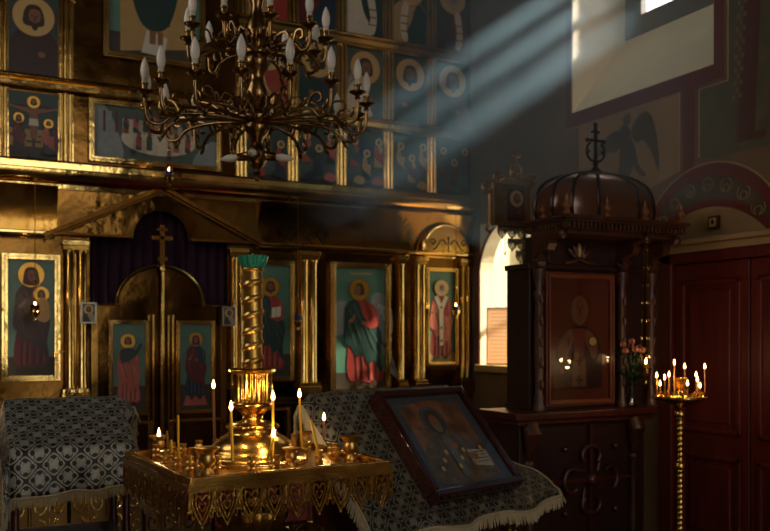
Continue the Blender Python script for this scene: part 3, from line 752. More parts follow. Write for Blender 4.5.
cell(.43, .885, 1, deesis(BRN, BRN, 1, True), 'brown robed half-length haloed figure icon at far left edge', TEALD)
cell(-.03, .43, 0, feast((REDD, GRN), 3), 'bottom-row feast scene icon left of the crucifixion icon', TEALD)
# centre bay: long supper scene and the tall enthroned figure
def supper(p, w, h):
    p.rect(-w, 0, w, h, TEALB)
    p.poly([(-w, 0), (-w*.55, 0), (-w*.62, h*.5), (-w*.8, h*.95), (-w, h)], GREYW, 3); p.poly([(w*.6, .0), (w, 0), (w, h*.5), (w*.75, h*.35)], GREYW, 3)
    for i in range(4): p.rect(-w*.95+i*.045, h*.5, -w*.95+i*.045+.018, h*.9, REDD if i % 2 else GREYW)
    p.rect(-w*.55, h*.38, w*.62, h*.78, WHT)
    p.disk(.02, h*.42, w*.62, h*.3, WHT, 30)
    p.poly([(0, h*.5), (.05, h*.5), (.03, h*.4), (.02, h*.4)], GRN)
    cs = [RED, BLU, GRN, ROSEP, BRN, OCH]
    for i in range(8):
        a = -w*.5+i*w*.15; saint(p, a, h*(.5+.05*math.sin(PI*i/7)), h*.36, cs[i % 6], cs[(i+2) % 6], halo=None, hr=.11)
    for i, a in enumerate((-w*.36, -w*.2, w*.22, w*.4)): saint(p, a, h*.12, h*.36, cs[(i+1) % 6], cs[(i*2) % 6], halo=None, hr=.12)
    for i in range(5): p.disk(-w*.3+i*w*.15, h*(.40+.05*(i % 2)), .012, .007, OCH, 8)
big_icon('framed_icon', 'long horizontal framed icon of figures seated round a white table', 1.09, 2.875, 2.05, 3.28, .04, supper)
def throne(p, w, h):
    p.rect(-w, 0, w, h*.16, GRD); p.poly([(-w*.75, h*.02), (-w*.75, h), (w*.8, h), (w*.8, h*.1)], OCH)
    p.poly([(-w*.45, h*.95), (-w*.6, h*.62), (-w*.35, h*.28), (0, h*.2), (w*.35, h*.28), (w*.55, h*.6), (w*.4, h*.95)], GRN, 4)
    p.poly([(-w*.6, h*.72), (-w*.3, h*.6), (-w*.25, h*.75), (-w*.45, h*.85)], RED, 3); p.poly([(w*.3, h*.55), (w*.62, h*.5), (w*.6, h*.72)], RED, 3)
    for a in (-.3, -.1, .15, .3): p.poly([(w*a, h*.25), (w*a+.015, h*.25), (w*a*.5+.02, h*.7), (w*a*.5, h*.7)], BLU)
    p.poly([(-w*.3, h*.03), (w*.2, .01), (w*.28, h*.16), (-w*.18, h*.2)], WHT); p.rect(-w*.12, h*.1, w*.02, h*.2, SKIN); p.rect(w*.06, h*.1, w*.18, h*.2, SKIN)
    head(p, 0, h*1.02, .09)
big_icon('framed_icon', 'large framed icon of an enthroned green robed figure above the supper icon', 1.20, 3.70, 1.91, 4.75, .045, throne)

# hanging oil lamps in front of the screen
def lampada(x, y, z, ztop, label, blue=True, s=1.0, lit=True):
    t = thing('oil_lamp', label, 'oil lamp', (x, y, z))
    bb = MB(); bb.lathe([(.004, -.07*s), (.012*s, -.06*s), (.008*s, -.045*s), (.03*s, -.02*s), (.038*s, 0), (.034*s, .012*s), (.038*s, .018*s)], (0,0,0), GOLDB, 16); bb.build('lamp_bowl', t)
    bb = MB(); bb.lathe([(.022*s, .005), (.03*s, .03*s), (.033*s, .05*s), (.03*s, .05*s), (.02*s, .02*s)], (0,0,0), BLUEG if blue else OILR, 14); bb.build('lamp_glass', t)
    bb = MB()
    for k in range(3):
        a = k*2*PI/3+.4
        bb.tube([(.036*s*math.cos(a), .036*s*math.sin(a), .015*s), (.004*math.cos(a), .004*math.sin(a), .22*s)], .0022, GOLDD, 5)
    bb.tube([(0,0,.22*s), (0,0,ztop-z)], .003, GOLDD, 6); bb.lathe([(.002, .2*s), (.014*s, .21*s), (.003, .24*s)], (0,0,0), GOLDB, 10)
    bb.build('chain', t)
    if lit:
        bb = MB(); bb.lathe([(.001, .045*s), (.006, .055*s), (.004, .07*s), (.0005, .085*s)], (0,0,0), FLAME, 8); bb.build('flame', t)
    return t
def at_y(px, py, Y):
    u = (px-CX)/F; d = Y/(SA-u*CA); return at_d(px, py, d)
LIGHTS = []
def light(p, w, r=.012, col=(1, .7, .38)):
    l = bpy.data.lights.new('candle_light', 'POINT'); l.energy = w; l.color = col; l.shadow_soft_size = r
    o = bpy.data.objects.new('candle_light', l); COL.objects.link(o); o.location = p; LIGHTS.append(o)
for (px, py, Y, zt, lab, blue, lit) in ((298, 322, 6.72, 2.62, 'hanging brass oil lamp between the open-book icon and the angel door', True, False),
        (456, 312, 6.72, 2.62, 'hanging brass oil lamp with blue glass, in front of the bishop icon', True, True),
        (35, 312, 6.72, 2.62, 'hanging brass oil lamp before the mother and child icon', False, True),
        (169, 178, 6.6, 3.2, 'small hanging oil lamp with blue glass above the pediment peak', True, True)):
    p = at_y(px, py, Y); o = lampada(p.x, p.y, p.z, zt, lab, blue, 1.0, lit)
    # wall bracket that carries the chain
    bb = MB(); bb.tube([(0, 0, zt-p.z), (0, (YI-p.y)*.5, zt-p.z+.03), (0, YI-p.y+.02, zt-p.z)], .006, GOLDD, 6); bb.build('bracket', o)
    if lit: light((p.x, p.y, p.z+.07), .12 if px > 200 else .25)

# ------------------------------------------------------------------ large square candle stand
TR = math.radians(4.5); TC = Vector((1.058, 3.137, 1.05)); HT = .375
KS = .9                                               # the stand is modelled 1/KS too large and set down scaled
def sc(p): return Vector((p[0]*KS, p[1]*KS, EYE+(p[2]-EYE)*KS))
cs = thing('candle_stand', 'large square brass candle stand with pierced apron and twisted centre column', 'candle stand', (TC.x*KS, TC.y*KS, EYE*(1-KS)))
cs.scale = (KS, KS, KS); cs.rotation_euler = (0, 0, TR)
def t_in(p, m):                                        # keep a point on the tray: clamp in the tray's own axes
    d = Matrix.Rotation(-TR, 3, 'Z') @ Vector((p[0]-TC.x, p[1]-TC.y, 0)); d.x = max(-HT+m, min(HT-m, d.x)); d.y = max(-HT+m, min(HT-m, d.y)); return d
b = MB()
b.box(-HT, -HT, 1.015, HT, HT, 1.03, STAND)
b.build('tray', cs, bevel=.003)
b = MB()
for (x0, y0, x1, y1) in ((-HT, -HT, HT, -HT+.022), (-HT, HT-.022, HT, HT), (-HT, -HT+.022, -HT+.022, HT-.022), (HT-.022, -HT+.022, HT, HT-.022)):
    b.box(x0, y0, 1.018, x1, y1, 1.05, STAND)
b.build('tray_rim', cs, bevel=.006)
def apron(rotz):
    bb = MB(); bb.M = Matrix.Rotation(rotz, 4, 'Z')
    y = -HT-.001; n = 9; w = 2*HT/n
    bb.box(-HT-.004, y-.004, 1.0, HT+.004, y+.004, 1.024, STAND)
    def cz(c): return 1.004-(.985-c)*.76
    for i in range(n):
        cx = -HT+w*(i+.5)
        def P2(a, c): return (cx+a*w, y-.002, cz(c))
        r = .0036
        for sg in (-1, 1):
            bb.tube([P2(sg*a, c) for a, c in [(.0, .945), (.10, .965), (.2, .967), (.27, .95), (.25, .925), (.13, .895), (0, .862)]], r, FILI, 6, flat=.6)
            bb.tube([P2(sg*a, c) for a, c in [(.5, .972), (.42, .95), (.38, .925), (.44, .90), (.5, .915)]], r, FILI, 6, flat=.6)
            bb.tube([P2(sg*a, c) for a, c in [(.38, .925), (.30, .90), (.2, .875), (.1, .855), (0, .835)]], r*1.2, FILI, 6, flat=.6)
            bb.tube([P2(sg*(.33+.07*math.cos(q*PI/4)), .968+.018*math.sin(q*PI/4)) for q in range(8)], r*.8, FILI, 6, closed=True)
            bb.tube([P2(sg*(.36+.06*math.cos(q*PI/4)), .885+.016*math.sin(q*PI/4)) for q in range(8)], r*.8, FILI, 6, closed=True)
            bb.tube([P2(sg*a, c) for a, c in [(.06, .93), (.12, .94), (.15, .93), (.1, .915), (0, .90)]], r*.8, FILI, 6, flat=.6)
        bb.box(cx-.5*w-.004, y-.004, cz(.90), cx-.5*w+.004, y+.002, 1.002, FILI)
        bb.ball(P2(.0, .832), .006, FILI, 8); bb.ball(P2(.5, .897), .006, FILI, 8)
    bb.build('pierced_apron', cs)
for k in range(4): apron(k*PI/2)
def flute(n, a): return lambda t, z: 1+a*math.cos(n*t)
b = MB()
b.lathe([(.208, 1.03), (.208, 1.038), (.20, 1.043), (.176, 1.046), (.17, 1.056), (.168, 1.066), (.158, 1.07), (.154, 1.082), (.140, 1.102), (.118, 1.120), (.098, 1.130), (.09, 1.138), (.088, 1.15)], (0,0,0), STAND, 40)
b.build('domed_base', cs, angle=60)
b = MB()
b.lathe([(.088, 1.15), (.094, 1.158), (.09, 1.168), (.062, 1.176)], (0,0,0), STAND, 32, flute(16, .07))
b.lathe([(.05, 1.172), (.038, 1.185), (.036, 1.195), (.05, 1.215), (.068, 1.228)], (0,0,0), STAND, 32, flute(12, .05))
b.lathe([(.068, 1.228), (.078, 1.236), (.078, 1.246), (.068, 1.252)], (0,0,0), STAND, 32)
b.build('vase_neck', cs, angle=60)
b = MB()
b.lathe([(.066, 1.25), (.07, 1.27), (.069, 1.345), (.072, 1.357)], (0,0,0), STAND, 144, flute(24, .05))
b.lathe([(.07, 1.355), (.084, 1.362), (.09, 1.37), (.086, 1.376), (.04, 1.378)], (0,0,0), STAND, 36)
b.build('fluted_vase', cs, angle=60)
b = MB(); vs = []; fs = []; NA, NZ = 40, 110; za, zb = 1.374, 1.738
for j in range(NZ+1):
    z = za+(zb-za)*j/NZ
    for i in range(NA):
        t = 2*PI*i/NA; ph = (z/.058-t/(2*PI)) % 1.0
        rr = .0355+.0065*max(0, 1-abs(ph-.5)*5.0)**.7
        vs.append((rr*math.cos(t), rr*math.sin(t), z))
for j in range(NZ):
    for i in range(NA): fs.append((j*NA+i, j*NA+(i+1) % NA, (j+1)*NA+(i+1) % NA, (j+1)*NA+i))
b.add(vs, fs, COLM); b.lathe([(.0, zb-.001), (.04, zb), (.044, zb+.006), (.04, zb+.012), (0, zb+.013)], (0,0,0), STAND, 28)
b.build('twisted_column', cs, angle=80)
b = MB(); b.lathe([(.03, 1.748), (.041, 1.75), (.05, 1.772), (.055, 1.795), (.05, 1.797), (.043, 1.772), (.028, 1.758)], (0,0,0), GREENR, 72, lambda t, z: 1+(.06*math.cos(14*t) if z > 1.765 else .03*math.cos(14*t)))
b.build('green_glass_cup', cs, label='green cut glass oil cup on top of the twisted column', angle=60)
b = MB(); b.lathe([(.012, 1.75), (.013, 1.79), (.003, 1.795), (.002, 1.805)], (0,0,0), GOLDB, 10); b.build('float_holder', cs)
b = MB()
b.lathe([(.05, 1.015), (.045, .96), (.04, .93), (.062, .91), (.068, .89), (.06, .875)], (0,0,0), STAND, 32)
b.lathe([(.06, .88), (.12, .868), (.132, .855), (.128, .82), (.10, .77), (.06, .745)], (0,0,0), FILI, 48, flute(14, .035))
b.lathe([(.05, .75), (.04, .68), (.05, .64), (.06, .6), (.045, .5), (.04, .3), (.06, .2), (.16, .05), (.26, -.1), (.28, -EYE*(1-KS)/KS)], (0,0,0), STAND, 32)
b.build('pedestal', cs, angle=60)
# candle sockets on the tray and the big lamp cups
def socket(bb, x, y, s=1.25):
    bb.lathe([(.0105*s, 1.03), (.0125*s, 1.036), (.008*s, 1.042), (.0125*s, 1.052), (.0125*s, 1.058), (.0085*s, 1.064), (.0115*s, 1.074), (.012*s, 1.078), (.007*s, 1.078), (.006*s, 1.07)], (x, y, 0), SOCKM, 14)
ZS = 1.03
pts = [(231,466),(241,463),(268,466),(273,456),(301,456),(319,463),(331,455),(345,455),(190,470),(178,466),(170,458),(164,464),(156,457),(200,446),(189,449),(198,441),(212,443),(324,446),(330,447),(311,448),(158,449),(224,468),(252,466),(336,460),(183,456),(300,444),(289,444)]
SOCK = []
for (px, py) in pts:
    d = t_in(at_z(px, py, ZS), .045); x, y = d.x, d.y
    if math.hypot(x, y) < .225: k = .23/math.hypot(x, y); x *= k; y *= k
    if any(math.hypot(x-a, y-c) < .028 for a, c in SOCK): continue
    SOCK.append((x, y))
for (x, y) in SOCK:
    bb = MB(); socket(bb, x, y); bb.build('candle_socket', cs)
def lampcup(px, py, s, lit, lab):
    p = at_z(px, py, ZS)
    d = Matrix.Rotation(TR, 3, 'Z') @ t_in(p, .05); p = Vector((TC.x+d.x, TC.y+d.y, ZS)); q = sc(p); t = thing('lamp_cup', lab, 'lamp cup', q); t.scale = (KS, KS, KS)
    bb = MB(); bb.lathe([(.019*s, 0), (.02*s, .006*s), (.012*s, .014*s), (.011*s, .02*s), (.022*s, .03*s), (.026*s, .042*s), (.022*s, .054*s), (.021*s, .062*s), (.036*s, .074*s), (.037*s, .078*s), (.03*s, .077*s), (.017*s, .064*s), (.01*s, .05*s), (0, .05*s)], (0,0,0), SOCKM, 24)
    bb.build('cup_body', t, angle=60)
    if lit:
        bb = MB(); bb.lathe([(.006, .05*s), (.006, .066*s), (0, .067*s)], (0,0,0), WAX, 8); bb.build('wax_stub', t)
        bb = MB(); bb.lathe([(.001, .066*s), (.0065, .076*s), (.005, .09*s), (.0005, .108*s)], (0,0,0), FLAME, 10); bb.build('flame', t)
        light((q.x, q.y, q.z+.085*s), .2)
lampcup(150, 452, 1.0, True, 'lit flared brass lamp cup at the left corner of the candle stand tray')
lampcup(207, 474, 1.15, False, 'large unlit flared brass lamp cup at the near corner of the tray')
lampcup(291, 466, .85, False, 'unlit brass lamp cup at the middle of the tray right edge')
lampcup(357, 459, 1.15, False, 'flared brass lamp cup at the right corner of the tray, beside the framed icon')
lampcup(324, 447, .9, False, 'brass lamp cup at the tray back right, under a short brown candle')
def candle(base, top, r, m, label, lit=True, group=None, w=.35, fs=1.0):
    t = thing('candle', label, 'candle', base, group=group)
    d = Vector(top)-Vector(base); L = d.length
    n = d.normalized()
    bb = MB(); bb.tube([n*(L*i/4) for i in range(5)], [r, r, r*.97, r*.95, r*.85], m, 12); bb.build('wax_stick', t)
    bb = MB(); bb.tube([d-n*.002, d+n*.004, d+Vector((.001, .001, .008))], .0009, WICK, 5); bb.build('wick', t)
    if lit:
        bb = MB(); bb.lathe([(.0012, .002), (.0052*fs, .007*fs), (.0062*fs, .012*fs), (.0045*fs, .02*fs), (.0018*fs, .028*fs), (.0003, .034*fs)], d, FLAME, 12); bb.build('flame', t)
        light(Vector(top)+Vector((0, 0, .018)), w, .01)
    return t
def cpx(bx, by, tx, ty, z0=1.06, r=.0048, m=WAX, **k):
    p = at_z(bx, by, z0)
    q = at_d(tx, ty, p.x*CA+p.y*SA)
    return p, q
for (bx, by, tx, ty, r, m, lit, lab, z0) in (
        (232.5, 461, 231, 411, .0052, WAX, True, 'tall lit yellow candle in front of the domed base, left side', 1.055),
        (215, 450, 213.5, 389, .0055, WAXB, True, 'tall lit brown candle standing behind the domed base, left side', 1.045),
        (273, 457, 273, 401, .0048, WAX, True, 'lit yellow candle nearest right of the fluted vase', 1.065),
        (302, 448, 299.5, 398, .005, WAX, True, 'tallest lit yellow candle at the right of the centre column', 1.065),
        (267, 461, 273.5, 438, .0048, WAX, True, 'short lit yellow candle leaning right at the tray front', 1.055),
        (319.5, 458, 311, 420, .0055, WAX, False, 'unlit yellow candle leaning left, tray right side', 1.06),
        (178.5, 459, 178, 415, .0045, WAX, False, 'tall thin unlit yellow candle on the left side of tray', 1.06),
        (324, 440, 324, 421, .005, WAXB, True, 'short lit brown candle at the back right of tray', 1.066),
        (167.5, 449, 167, 431, .005, WAXB, False, 'unlit brown candle stub, left of the tall thin unlit candle', 1.07),
        (171.5, 452, 171, 440, .0055, WAX, False, 'very short unlit yellow stub next to the tall thin unlit candle', 1.065),
        (190.5, 464, 190.5, 455, .0058, WAX, False, 'short yellow stub just left of the large unlit lamp cup', 1.06)):
    p, q = cpx(bx, by, tx, ty, z0)
    candle(sc(p), sc(q), r*.92, m, lab, lit, w=.55)

# ------------------------------------------------------------------ cloths
def cloth(name, label, Sf, U, V, mt, parent=None, cat='altar cloth', hems=(), fr=.045, loc=(0,0,0), rz=0):
    """Sf(u,v)->local point, U and V lists of parameter values in metres"""
    t = thing(name, label, cat, loc, rz)
    me = bpy.data.meshes.new('brocade_cloth'); nu, nv = len(U), len(V)
    vs = [tuple(Sf(u, v)) for v in V for u in U]
    fs = [(j*nu+i, j*nu+i+1, (j+1)*nu+i+1, (j+1)*nu+i) for j in range(nv-1) for i in range(nu-1)]
    me.from_pydata(vs, [], fs); me.materials.append(mt)
    uvl = me.uv_layers.new(name='UVMap')
    for l in me.loops:
        i, j = l.vertex_index % nu, l.vertex_index//nu; uvl.data[l.index].uv = (U[i], V[j])
    me.polygons.foreach_set('use_smooth', [True]*len(me.polygons)); me.update()
    o = bpy.data.objects.new('brocade_cloth', me); COL.objects.link(o); o.parent = t
    sd = o.modifiers.new('thick', 'SOLIDIFY'); sd.thickness = .004; sd.offset = 0
    bb = MB(); rnd = random.Random(3)
    for (kind, n) in hems:
        for q in range(n):
            f = q/(n-1)
            if kind == 'v1': u = U[0]+(U[-1]-U[0])*f; v = V[-1]; v2 = V[-1]-.02; u2 = u
            elif kind == 'v0': u = U[0]+(U[-1]-U[0])*f; v = V[0]; v2 = V[0]+.02; u2 = u
            elif kind == 'u0': u = U[0]; v = V[0]+(V[-1]-V[0])*f; u2 = U[0]+.02; v2 = v
            else: u = U[-1]; v = V[0]+(V[-1]-V[0])*f; u2 = U[-1]-.02; v2 = v
            p = Vector(Sf(u, v)); o_ = (p-Vector(Sf(u2, v2))).normalized()
            d = (o_*.45+Vector((0, 0, -.75))+Vector((rnd.uniform(-.16, .16), rnd.uniform(-.16, .16), 0))).normalized()
            L = fr*rnd.uniform(.85, 1.12)
            pm = p+o_*.006
            bb.tube([p-o_*.004, pm, pm+d*L*.5, pm+d*L], [.0026, .0024, .0026, .0016], FRINGE, 4)
        # heading braid along the hem
        seq = []
        for q in range(40):
            f = q/39
            if kind[0] == 'v': seq.append(Sf(U[0]+(U[-1]-U[0])*f, V[-1] if kind == 'v1' else V[0]))
            else: seq.append(Sf(U[0] if kind == 'u0' else U[-1], V[0]+(V[-1]-V[0])*f))
        bb.tube(seq, .0055, FRINGE, 6)
    bb.build('fringe', t)
    return t
def lsp(a, c, n): return [a+(c-a)*i/n for i in range(n+1)]

# ------------------------------------------------------------------ left lectern
LX, LY = .265, 3.74
LW = .47
def fold_profile(pts):
    seg = []; tot = 0
    for a, c in zip(pts, pts[1:]):
        L = (Vector(c)-Vector(a)).length; seg.append((tot, tot+L, Vector(a), Vector(c))); tot += L
    def f(v):
        v = max(0, min(tot, v))
        for s0, s1, a, c in seg:
            if v <= s1+1e-9: return a.lerp(c, (v-s0)/(s1-s0))
        return seg[-1][3]
    return f, tot
lec = thing('lectern', 'dark red wooden lectern at left under a silver brocade cloth', 'lectern', (LX, LY, 0))
b = MB()
for (x, y, zt) in ((.02, .0, 1.0), (LW-.02, .0, 1.0), (.02, .3, 1.16), (LW-.02, .3, 1.16)):
    bb = MB(); bb.lathe([(.02, 0), (.024, .03), (.016, .06), (.016, .2), (.022, .24), (.016, .3), (.018, .6), (.024, .66), (.016, .7), (.017, zt)], (x, y+.02, 0), WOODR, 12); bb.build('leg', lec)
for q in ((0, .0, .62, LW, .03, .67), (0, .3, .62, LW, .33, .67), (0, .02, .2, .025, .32, .24), (LW-.025, .02, .2, LW, .32, .24)):
    b = MB(); b.box(*q, WOODR); b.build('stretcher', lec, bevel=.004)
b = MB(); b.prism([(-.01, 1.0), (-.01, 1.035), (.33, 1.205), (.33, 1.16)], 'X', 0, LW, WOODR); b.build('sloping_top', lec, bevel=.004)
PR, PT = fold_profile([(.345, 1.0), (.335, 1.2), (.33, 1.222), (-.012, 1.052), (-.022, 1.04), (-.05, .865)])
def S1(u, v):
    p = PR(v); uu = max(0, min(LW, u)); e = u-uu
    x = uu; y = p.x; z = p.y
    if e:
        k = abs(e); x += (.38*k if e > 0 else -.25*k); z -= .9*k
        if e > 0 and v < .3: x += .35*k; z += .35*k
    fall = max(0, v-.62)
    y -= .05*fall*math.sin(u*22)+fall*.06*math.sin(u*47)
    z += .004*math.sin(u*31+v*9)*math.sin(v*17) - fall*.12*(u/LW-.5)*-1.2
    return Vector((x, y, z+.006))
U = lsp(-.12, 0, 4)+lsp(.0, LW, 26)[1:]+lsp(LW, LW+.10, 4)[1:]
V = lsp(0, PT, 40)
cloth('altar_cloth', 'silver and black brocade cloth with cream fringe over the left lectern', S1, U, V, BROC, hems=(('v1', 150), ('u0', 110), ('u1', 110)), fr=.035, loc=(LX, LY, 0))

# ------------------------------------------------------------------ right lectern, turned towards the camera, with the framed icon
KL = 1.22; DS = .064*KL*math.sin(math.radians(47)); DC = .064*KL*math.cos(math.radians(47))
RA = Vector((1.343*KL-.279*DS, 2.323*KL+.96*DS, EYE*(1-KL)-DC)); RZ = math.radians(16.2)
lec2 = thing('lectern', 'carved lectern with brass rope posts under the dark framed icon, right of candle stand', 'lectern', RA, RZ); lec2.scale = (KL, KL, KL); ZF = -RA.z/KL
SL = math.radians(47); ZA = .985
b = MB(); c_, s_ = math.cos(SL), math.sin(SL)
b.prism([(-.01, ZA-.06), (-.01, ZA-.02), (.325, ZA-.02+.335*s_/c_), (.345, ZA-.06+.335*s_/c_), (.345, ZA-.06)], 'X', -.14, .50, WOODR); b.build('sloping_top', lec2, bevel=.004)
b = MB()
b.box(-.1, .03, ZF+.08, .47, .32, ZA-.06, WOODR); b.box(-.13, .0, ZF, .50, .35, ZF+.08, WOODR)
b.build('cabinet_body', lec2, bevel=.006)
b = MB()
for (x, y) in ((-.11, .02), (.475, .02), (-.11, .33), (.475, .33)):
    bb = MB(); bb.lathe([(.028, ZF+.08), (.028, .9)], (x, y, 0), GOLDD, 16)
    for k in range(24): bb.lathe([(.026, .41+.02*k), (.033, .418+.02*k), (.026, .427+.02*k)], (x, y, 0), FILI, 16)
    bb.box(x-.035, y-.035, .9, x+.035, y+.035, .93, GOLDB); bb.build('rope_post', lec2, label='brass rope-turned corner post')
for (x0, x1, y) in ((-.06, .43, .025),):
    bb = MB(); frame(bb, x0, .42, x1, .82, .02, y-.012, y+.01, FILI); bb.build('brass_panel_frame', lec2)
# cloth over the slope
PR2, PT2 = fold_profile([(.36, ZA+.21), (.345, ZA+.345*s_/c_-.006), (.325, ZA+.335*s_/c_+.004), (0, ZA+.004), (-.03, ZA-.012), (-.045, ZA-.05)])
def S2(u, v):
    p = PR2(v); uu = max(-.15, min(.50, u)); e = u-uu
    x, y, z = uu, p.x, p.y
    if e < 0: x += .75*e; z += .6*e
    elif e > 0:
        g = max(0, min(1, (v-.25)/.4)); x += e*(.2+.75*g); z -= .55*e*(1-g)
    fall = max(0, v-.66)
    z += .12*fall*math.sin(u*19+1)+.016*fall*math.sin(u*53)+max(0, u-.42)*.9*fall; y -= .25*fall*math.sin(u*17)+.05*fall*math.sin(u*41)
    z += max(0, abs(u-.2)-.26)*.04*math.sin(v*24)
    return Vector((x, y, z+.006))
U = lsp(-.21, -.15, 3)+lsp(-.15, .50, 40)[1:]+lsp(.50, .72, 12)[1:]
cloth('altar_cloth', 'black and bronze brocade cloth with cream fringe beneath the framed icon', S2, U, lsp(0, PT2, 44), BROC2, hems=(('v1', 230), ('u0', 170), ('u1', 170)), fr=.036, loc=RA, rz=RZ).scale = (KL, KL, KL)
# framed icon lying on the slope
ic = thing('framed_icon', 'dark framed glazed icon of a bishop resting on the right lectern cloth', 'icon', (0, 0, 0))
W_, H_, D_ = .435, .432, .06
e1 = Vector((math.cos(RZ), math.sin(RZ), 0)); e2 = Vector((-math.sin(RZ)*c_, math.cos(RZ)*c_, s_)); e3 = e1.cross(e2)
Mx = Matrix((e1, e2, e3)).transposed().to_4x4(); Mx.translation = RA+Vector((0, 0, (ZA+.016)*KL))+e1*.068; Mx = Mx @ Matrix.Scale(KL, 4)
ic.matrix_world = Mx
b = MB()                                              # local: x right, y up the slope, z out of the picture
fw = .026
for (x0, y0, x1, y1) in ((0, 0, W_, fw), (0, H_-fw, W_, H_), (0, fw, fw, H_-fw), (W_-fw, fw, W_, H_-fw)): b.box(x0, y0, .0, x1, y1, D_, FRAMEW)
b.build('picture_frame', ic, bevel=.005)
p = Paint(0, 0, 0); p.b.M = Matrix(((1,0,0,0),(0,0,1,0),(0,-1,0,0),(0,0,0,1)))
IBG = mat('aged_icon_ground', (158,102,50), .1, .4, .6, 16, dark=(70,48,32)); IDK = mat('aged_icon_border', (74,80,84), 0, .4, .3, 10)
IRB = mat('aged_icon_robe', (50,60,56), 0, .42, .6, 34, dark=(120,88,46)); IHL = mat('aged_icon_halo', (80,92,98), .1, .4, .4, 20)
p.y = -.041
p.rect(fw, fw, W_-fw, H_-fw, IDK)
x0, x1, y0, y1 = .075, W_-.07, .052, H_-.05
p.poly([(x0, y0), (x1, y0), (x1, y1-.02), ((x0+x1)/2, y1+.01), (x0, y1-.02)], IBG, 0)
p.y = -.042
cx_ = (x0+x1)/2-.02
p.poly([(cx_-.13, y0), (cx_-.125, .17), (cx_-.06, .235), (cx_, .245), (cx_+.07, .235), (cx_+.125, .165), (cx_+.14, y0)], IRB, 4)
p.disk(cx_, .30, .058, .06, IHL, 28)
p.poly([(cx_-.035, .26), (cx_-.04, .30), (cx_-.02, .34), (cx_+.02, .34), (cx_+.04, .30), (cx_+.035, .26), (cx_, .235)], GRD, 4)
p.disk(cx_, .29, .024, .033, SKIN, 16); p.disk(cx_, .264, .019, .018, mat('aged_icon_beard', (112,100,84), 0, .4), 12)
p.poly([(cx_+.06, .10), (cx_+.15, .085), (cx_+.155, .155), (cx_+.065, .165)], mat('aged_icon_book', (170,160,136), 0, .4))
for i in range(4): p.rect(cx_+.075, .108+.013*i, cx_+.142, .111+.013*i, GRD)
p.poly([(cx_-.02, .06), (cx_+.01, .06), (cx_+.02, .21), (cx_-.02, .21)], mat('aged_icon_stole', (108,112,106), 0, .4, .4, 40), 0)
p.disk(cx_+.015, .185, .02, .016, SKIN, 12); p.disk(cx_+.07, .135, .02, .014, SKIN, 12)
for i in range(9):
    p.disk(cx_-.1+.028*i, .1+.03*((i*7) % 3), .008, .01, OCH, 8)
p.b.build('painted_panel', ic, smooth=False)
b = MB(); b.box(.01, .01, .002, W_-.01, H_-.01, .040, WOODD); b.build('backing_board', ic)
b = MB(); b.box(fw-.004, fw-.004, D_-.010, W_-fw+.004, H_-fw+.004, D_-.007, GLZ); b.build('picture_glass', ic)
# ------------------------------------------------------------------ icon case (kiosk) with canopy and dome
kx0, kx1 = 3.2, 4.2; ky = 4.31
kc = thing('icon_case', 'dark carved wooden icon case with ribbed dome canopy, left of the door', 'icon case', (kx0, ky, 0))
def L(x, y, z): return (x-kx0, y-ky, z)
b = MB()
b.box(-.22, -.18, 0, .87, .23, .08, WOODD); b.box(-.16, -.12, .08, .81, .2, .98, WOODD)
b.box(-.20, -.16, .97, .85, .23, 1.0, WOODR); b.box(-.22, -.18, 1.0, .87, .23, 1.045, WOODR)
b.build('pedestal', kc, bevel=.008)
b = MB()                                              # ornate cross in the pedestal front
cx, cz, y = .36, .62, -.13
b.box(cx-.012, y-.012, .12, cx+.012, y+.02, .96, WOODR); b.box(-.10, y-.012, cz-.012, .76, y+.02, cz+.012, WOODR)
for k in range(4):
    a = k*PI/2
    pts = []
    for i in range(13):
        t = -PI*.75+PI*1.5*i/12
        rx, rz = .15+.055*math.cos(t), .07*math.sin(t)
        pts.append((cx+rx*math.cos(a)-rz*math.sin(a), y-.01, cz+rx*math.sin(a)+rz*math.cos(a)))
    b.tube(pts, .014, WOODR, 8)
    b.tube([(cx+.07*math.cos(a+PI/4), y-.01, cz+.07*math.sin(a+PI/4)), (cx+.15*math.cos(a+PI/4+.3), y-.01, cz+.15*math.sin(a+PI/4+.3))], .01, WOODR, 8)
    b.ball((cx+.22*math.cos(a+PI/4)*1.25, y-.006, cz+.22*math.sin(a+PI/4)*1.25), .02, WOODR, 8)
b.ball((cx, y-.012, cz), .04, WOODR, 12)
b.build('carved_cross', kc)
for x in (-.10, .70):                                 # carved consoles beside the pedestal front
    b = MB()
    b.tube([(x, -.14, .97), (x, -.17, .92), (x, -.15, .84), (x, -.135, .78)], [.05, .055, .035, .02], WOODC, 10)
    b.tube([(x, -.16-.03*(1-t)*math.sin(6*t), .90+.045*(1-t)*math.cos(6*t)) for t in [i/14 for i in range(15)]], .014, WOODC, 8)
    b.lathe([(.02, .76), (.03, .74), (.018, .71), (.022, .4), (.028, .3), (.018, .24), (.03, .2), (.032, .08)], (x, -.135, 0), WOODC, 14)
    b.build('carved_console', kc)
b = MB()
b.box(0, .0, 1.045, 1.0, .235, 1.93, WOODD); b.box(-.015, -.015, 1.90, 1.015, .24, 1.935, WOODD); b.box(-.01, -.01, 1.045, 1.01, .24, 1.075, WOODD)
b.box(.14, -.01, 1.935, .98, .235, 2.12, WOODD)
b.build('case_body', kc, bevel=.005)
def column(x, y, r=.028):
    bb = MB()
    bb.lathe([(r*1.4, 1.045), (r*1.4, 1.07), (r, 1.09), (r*1.2, 1.12), (r*.8, 1.15), (r, 1.3), (r*1.1, 1.5), (r*.85, 1.7), (r*1.3, 1.75), (r*.8, 1.78), (r*1.4, 1.86), (r*1.5, 1.9)], (x, y, 0), WOODC, 16, flute(8, .08))
    for i in range(5): bb.ball((x, y-r*1.1, 1.2+.13*i), (r*.6, r*.4, r*1.2), WOODC, 8)
    bb.build('carved_column', kc, angle=70)
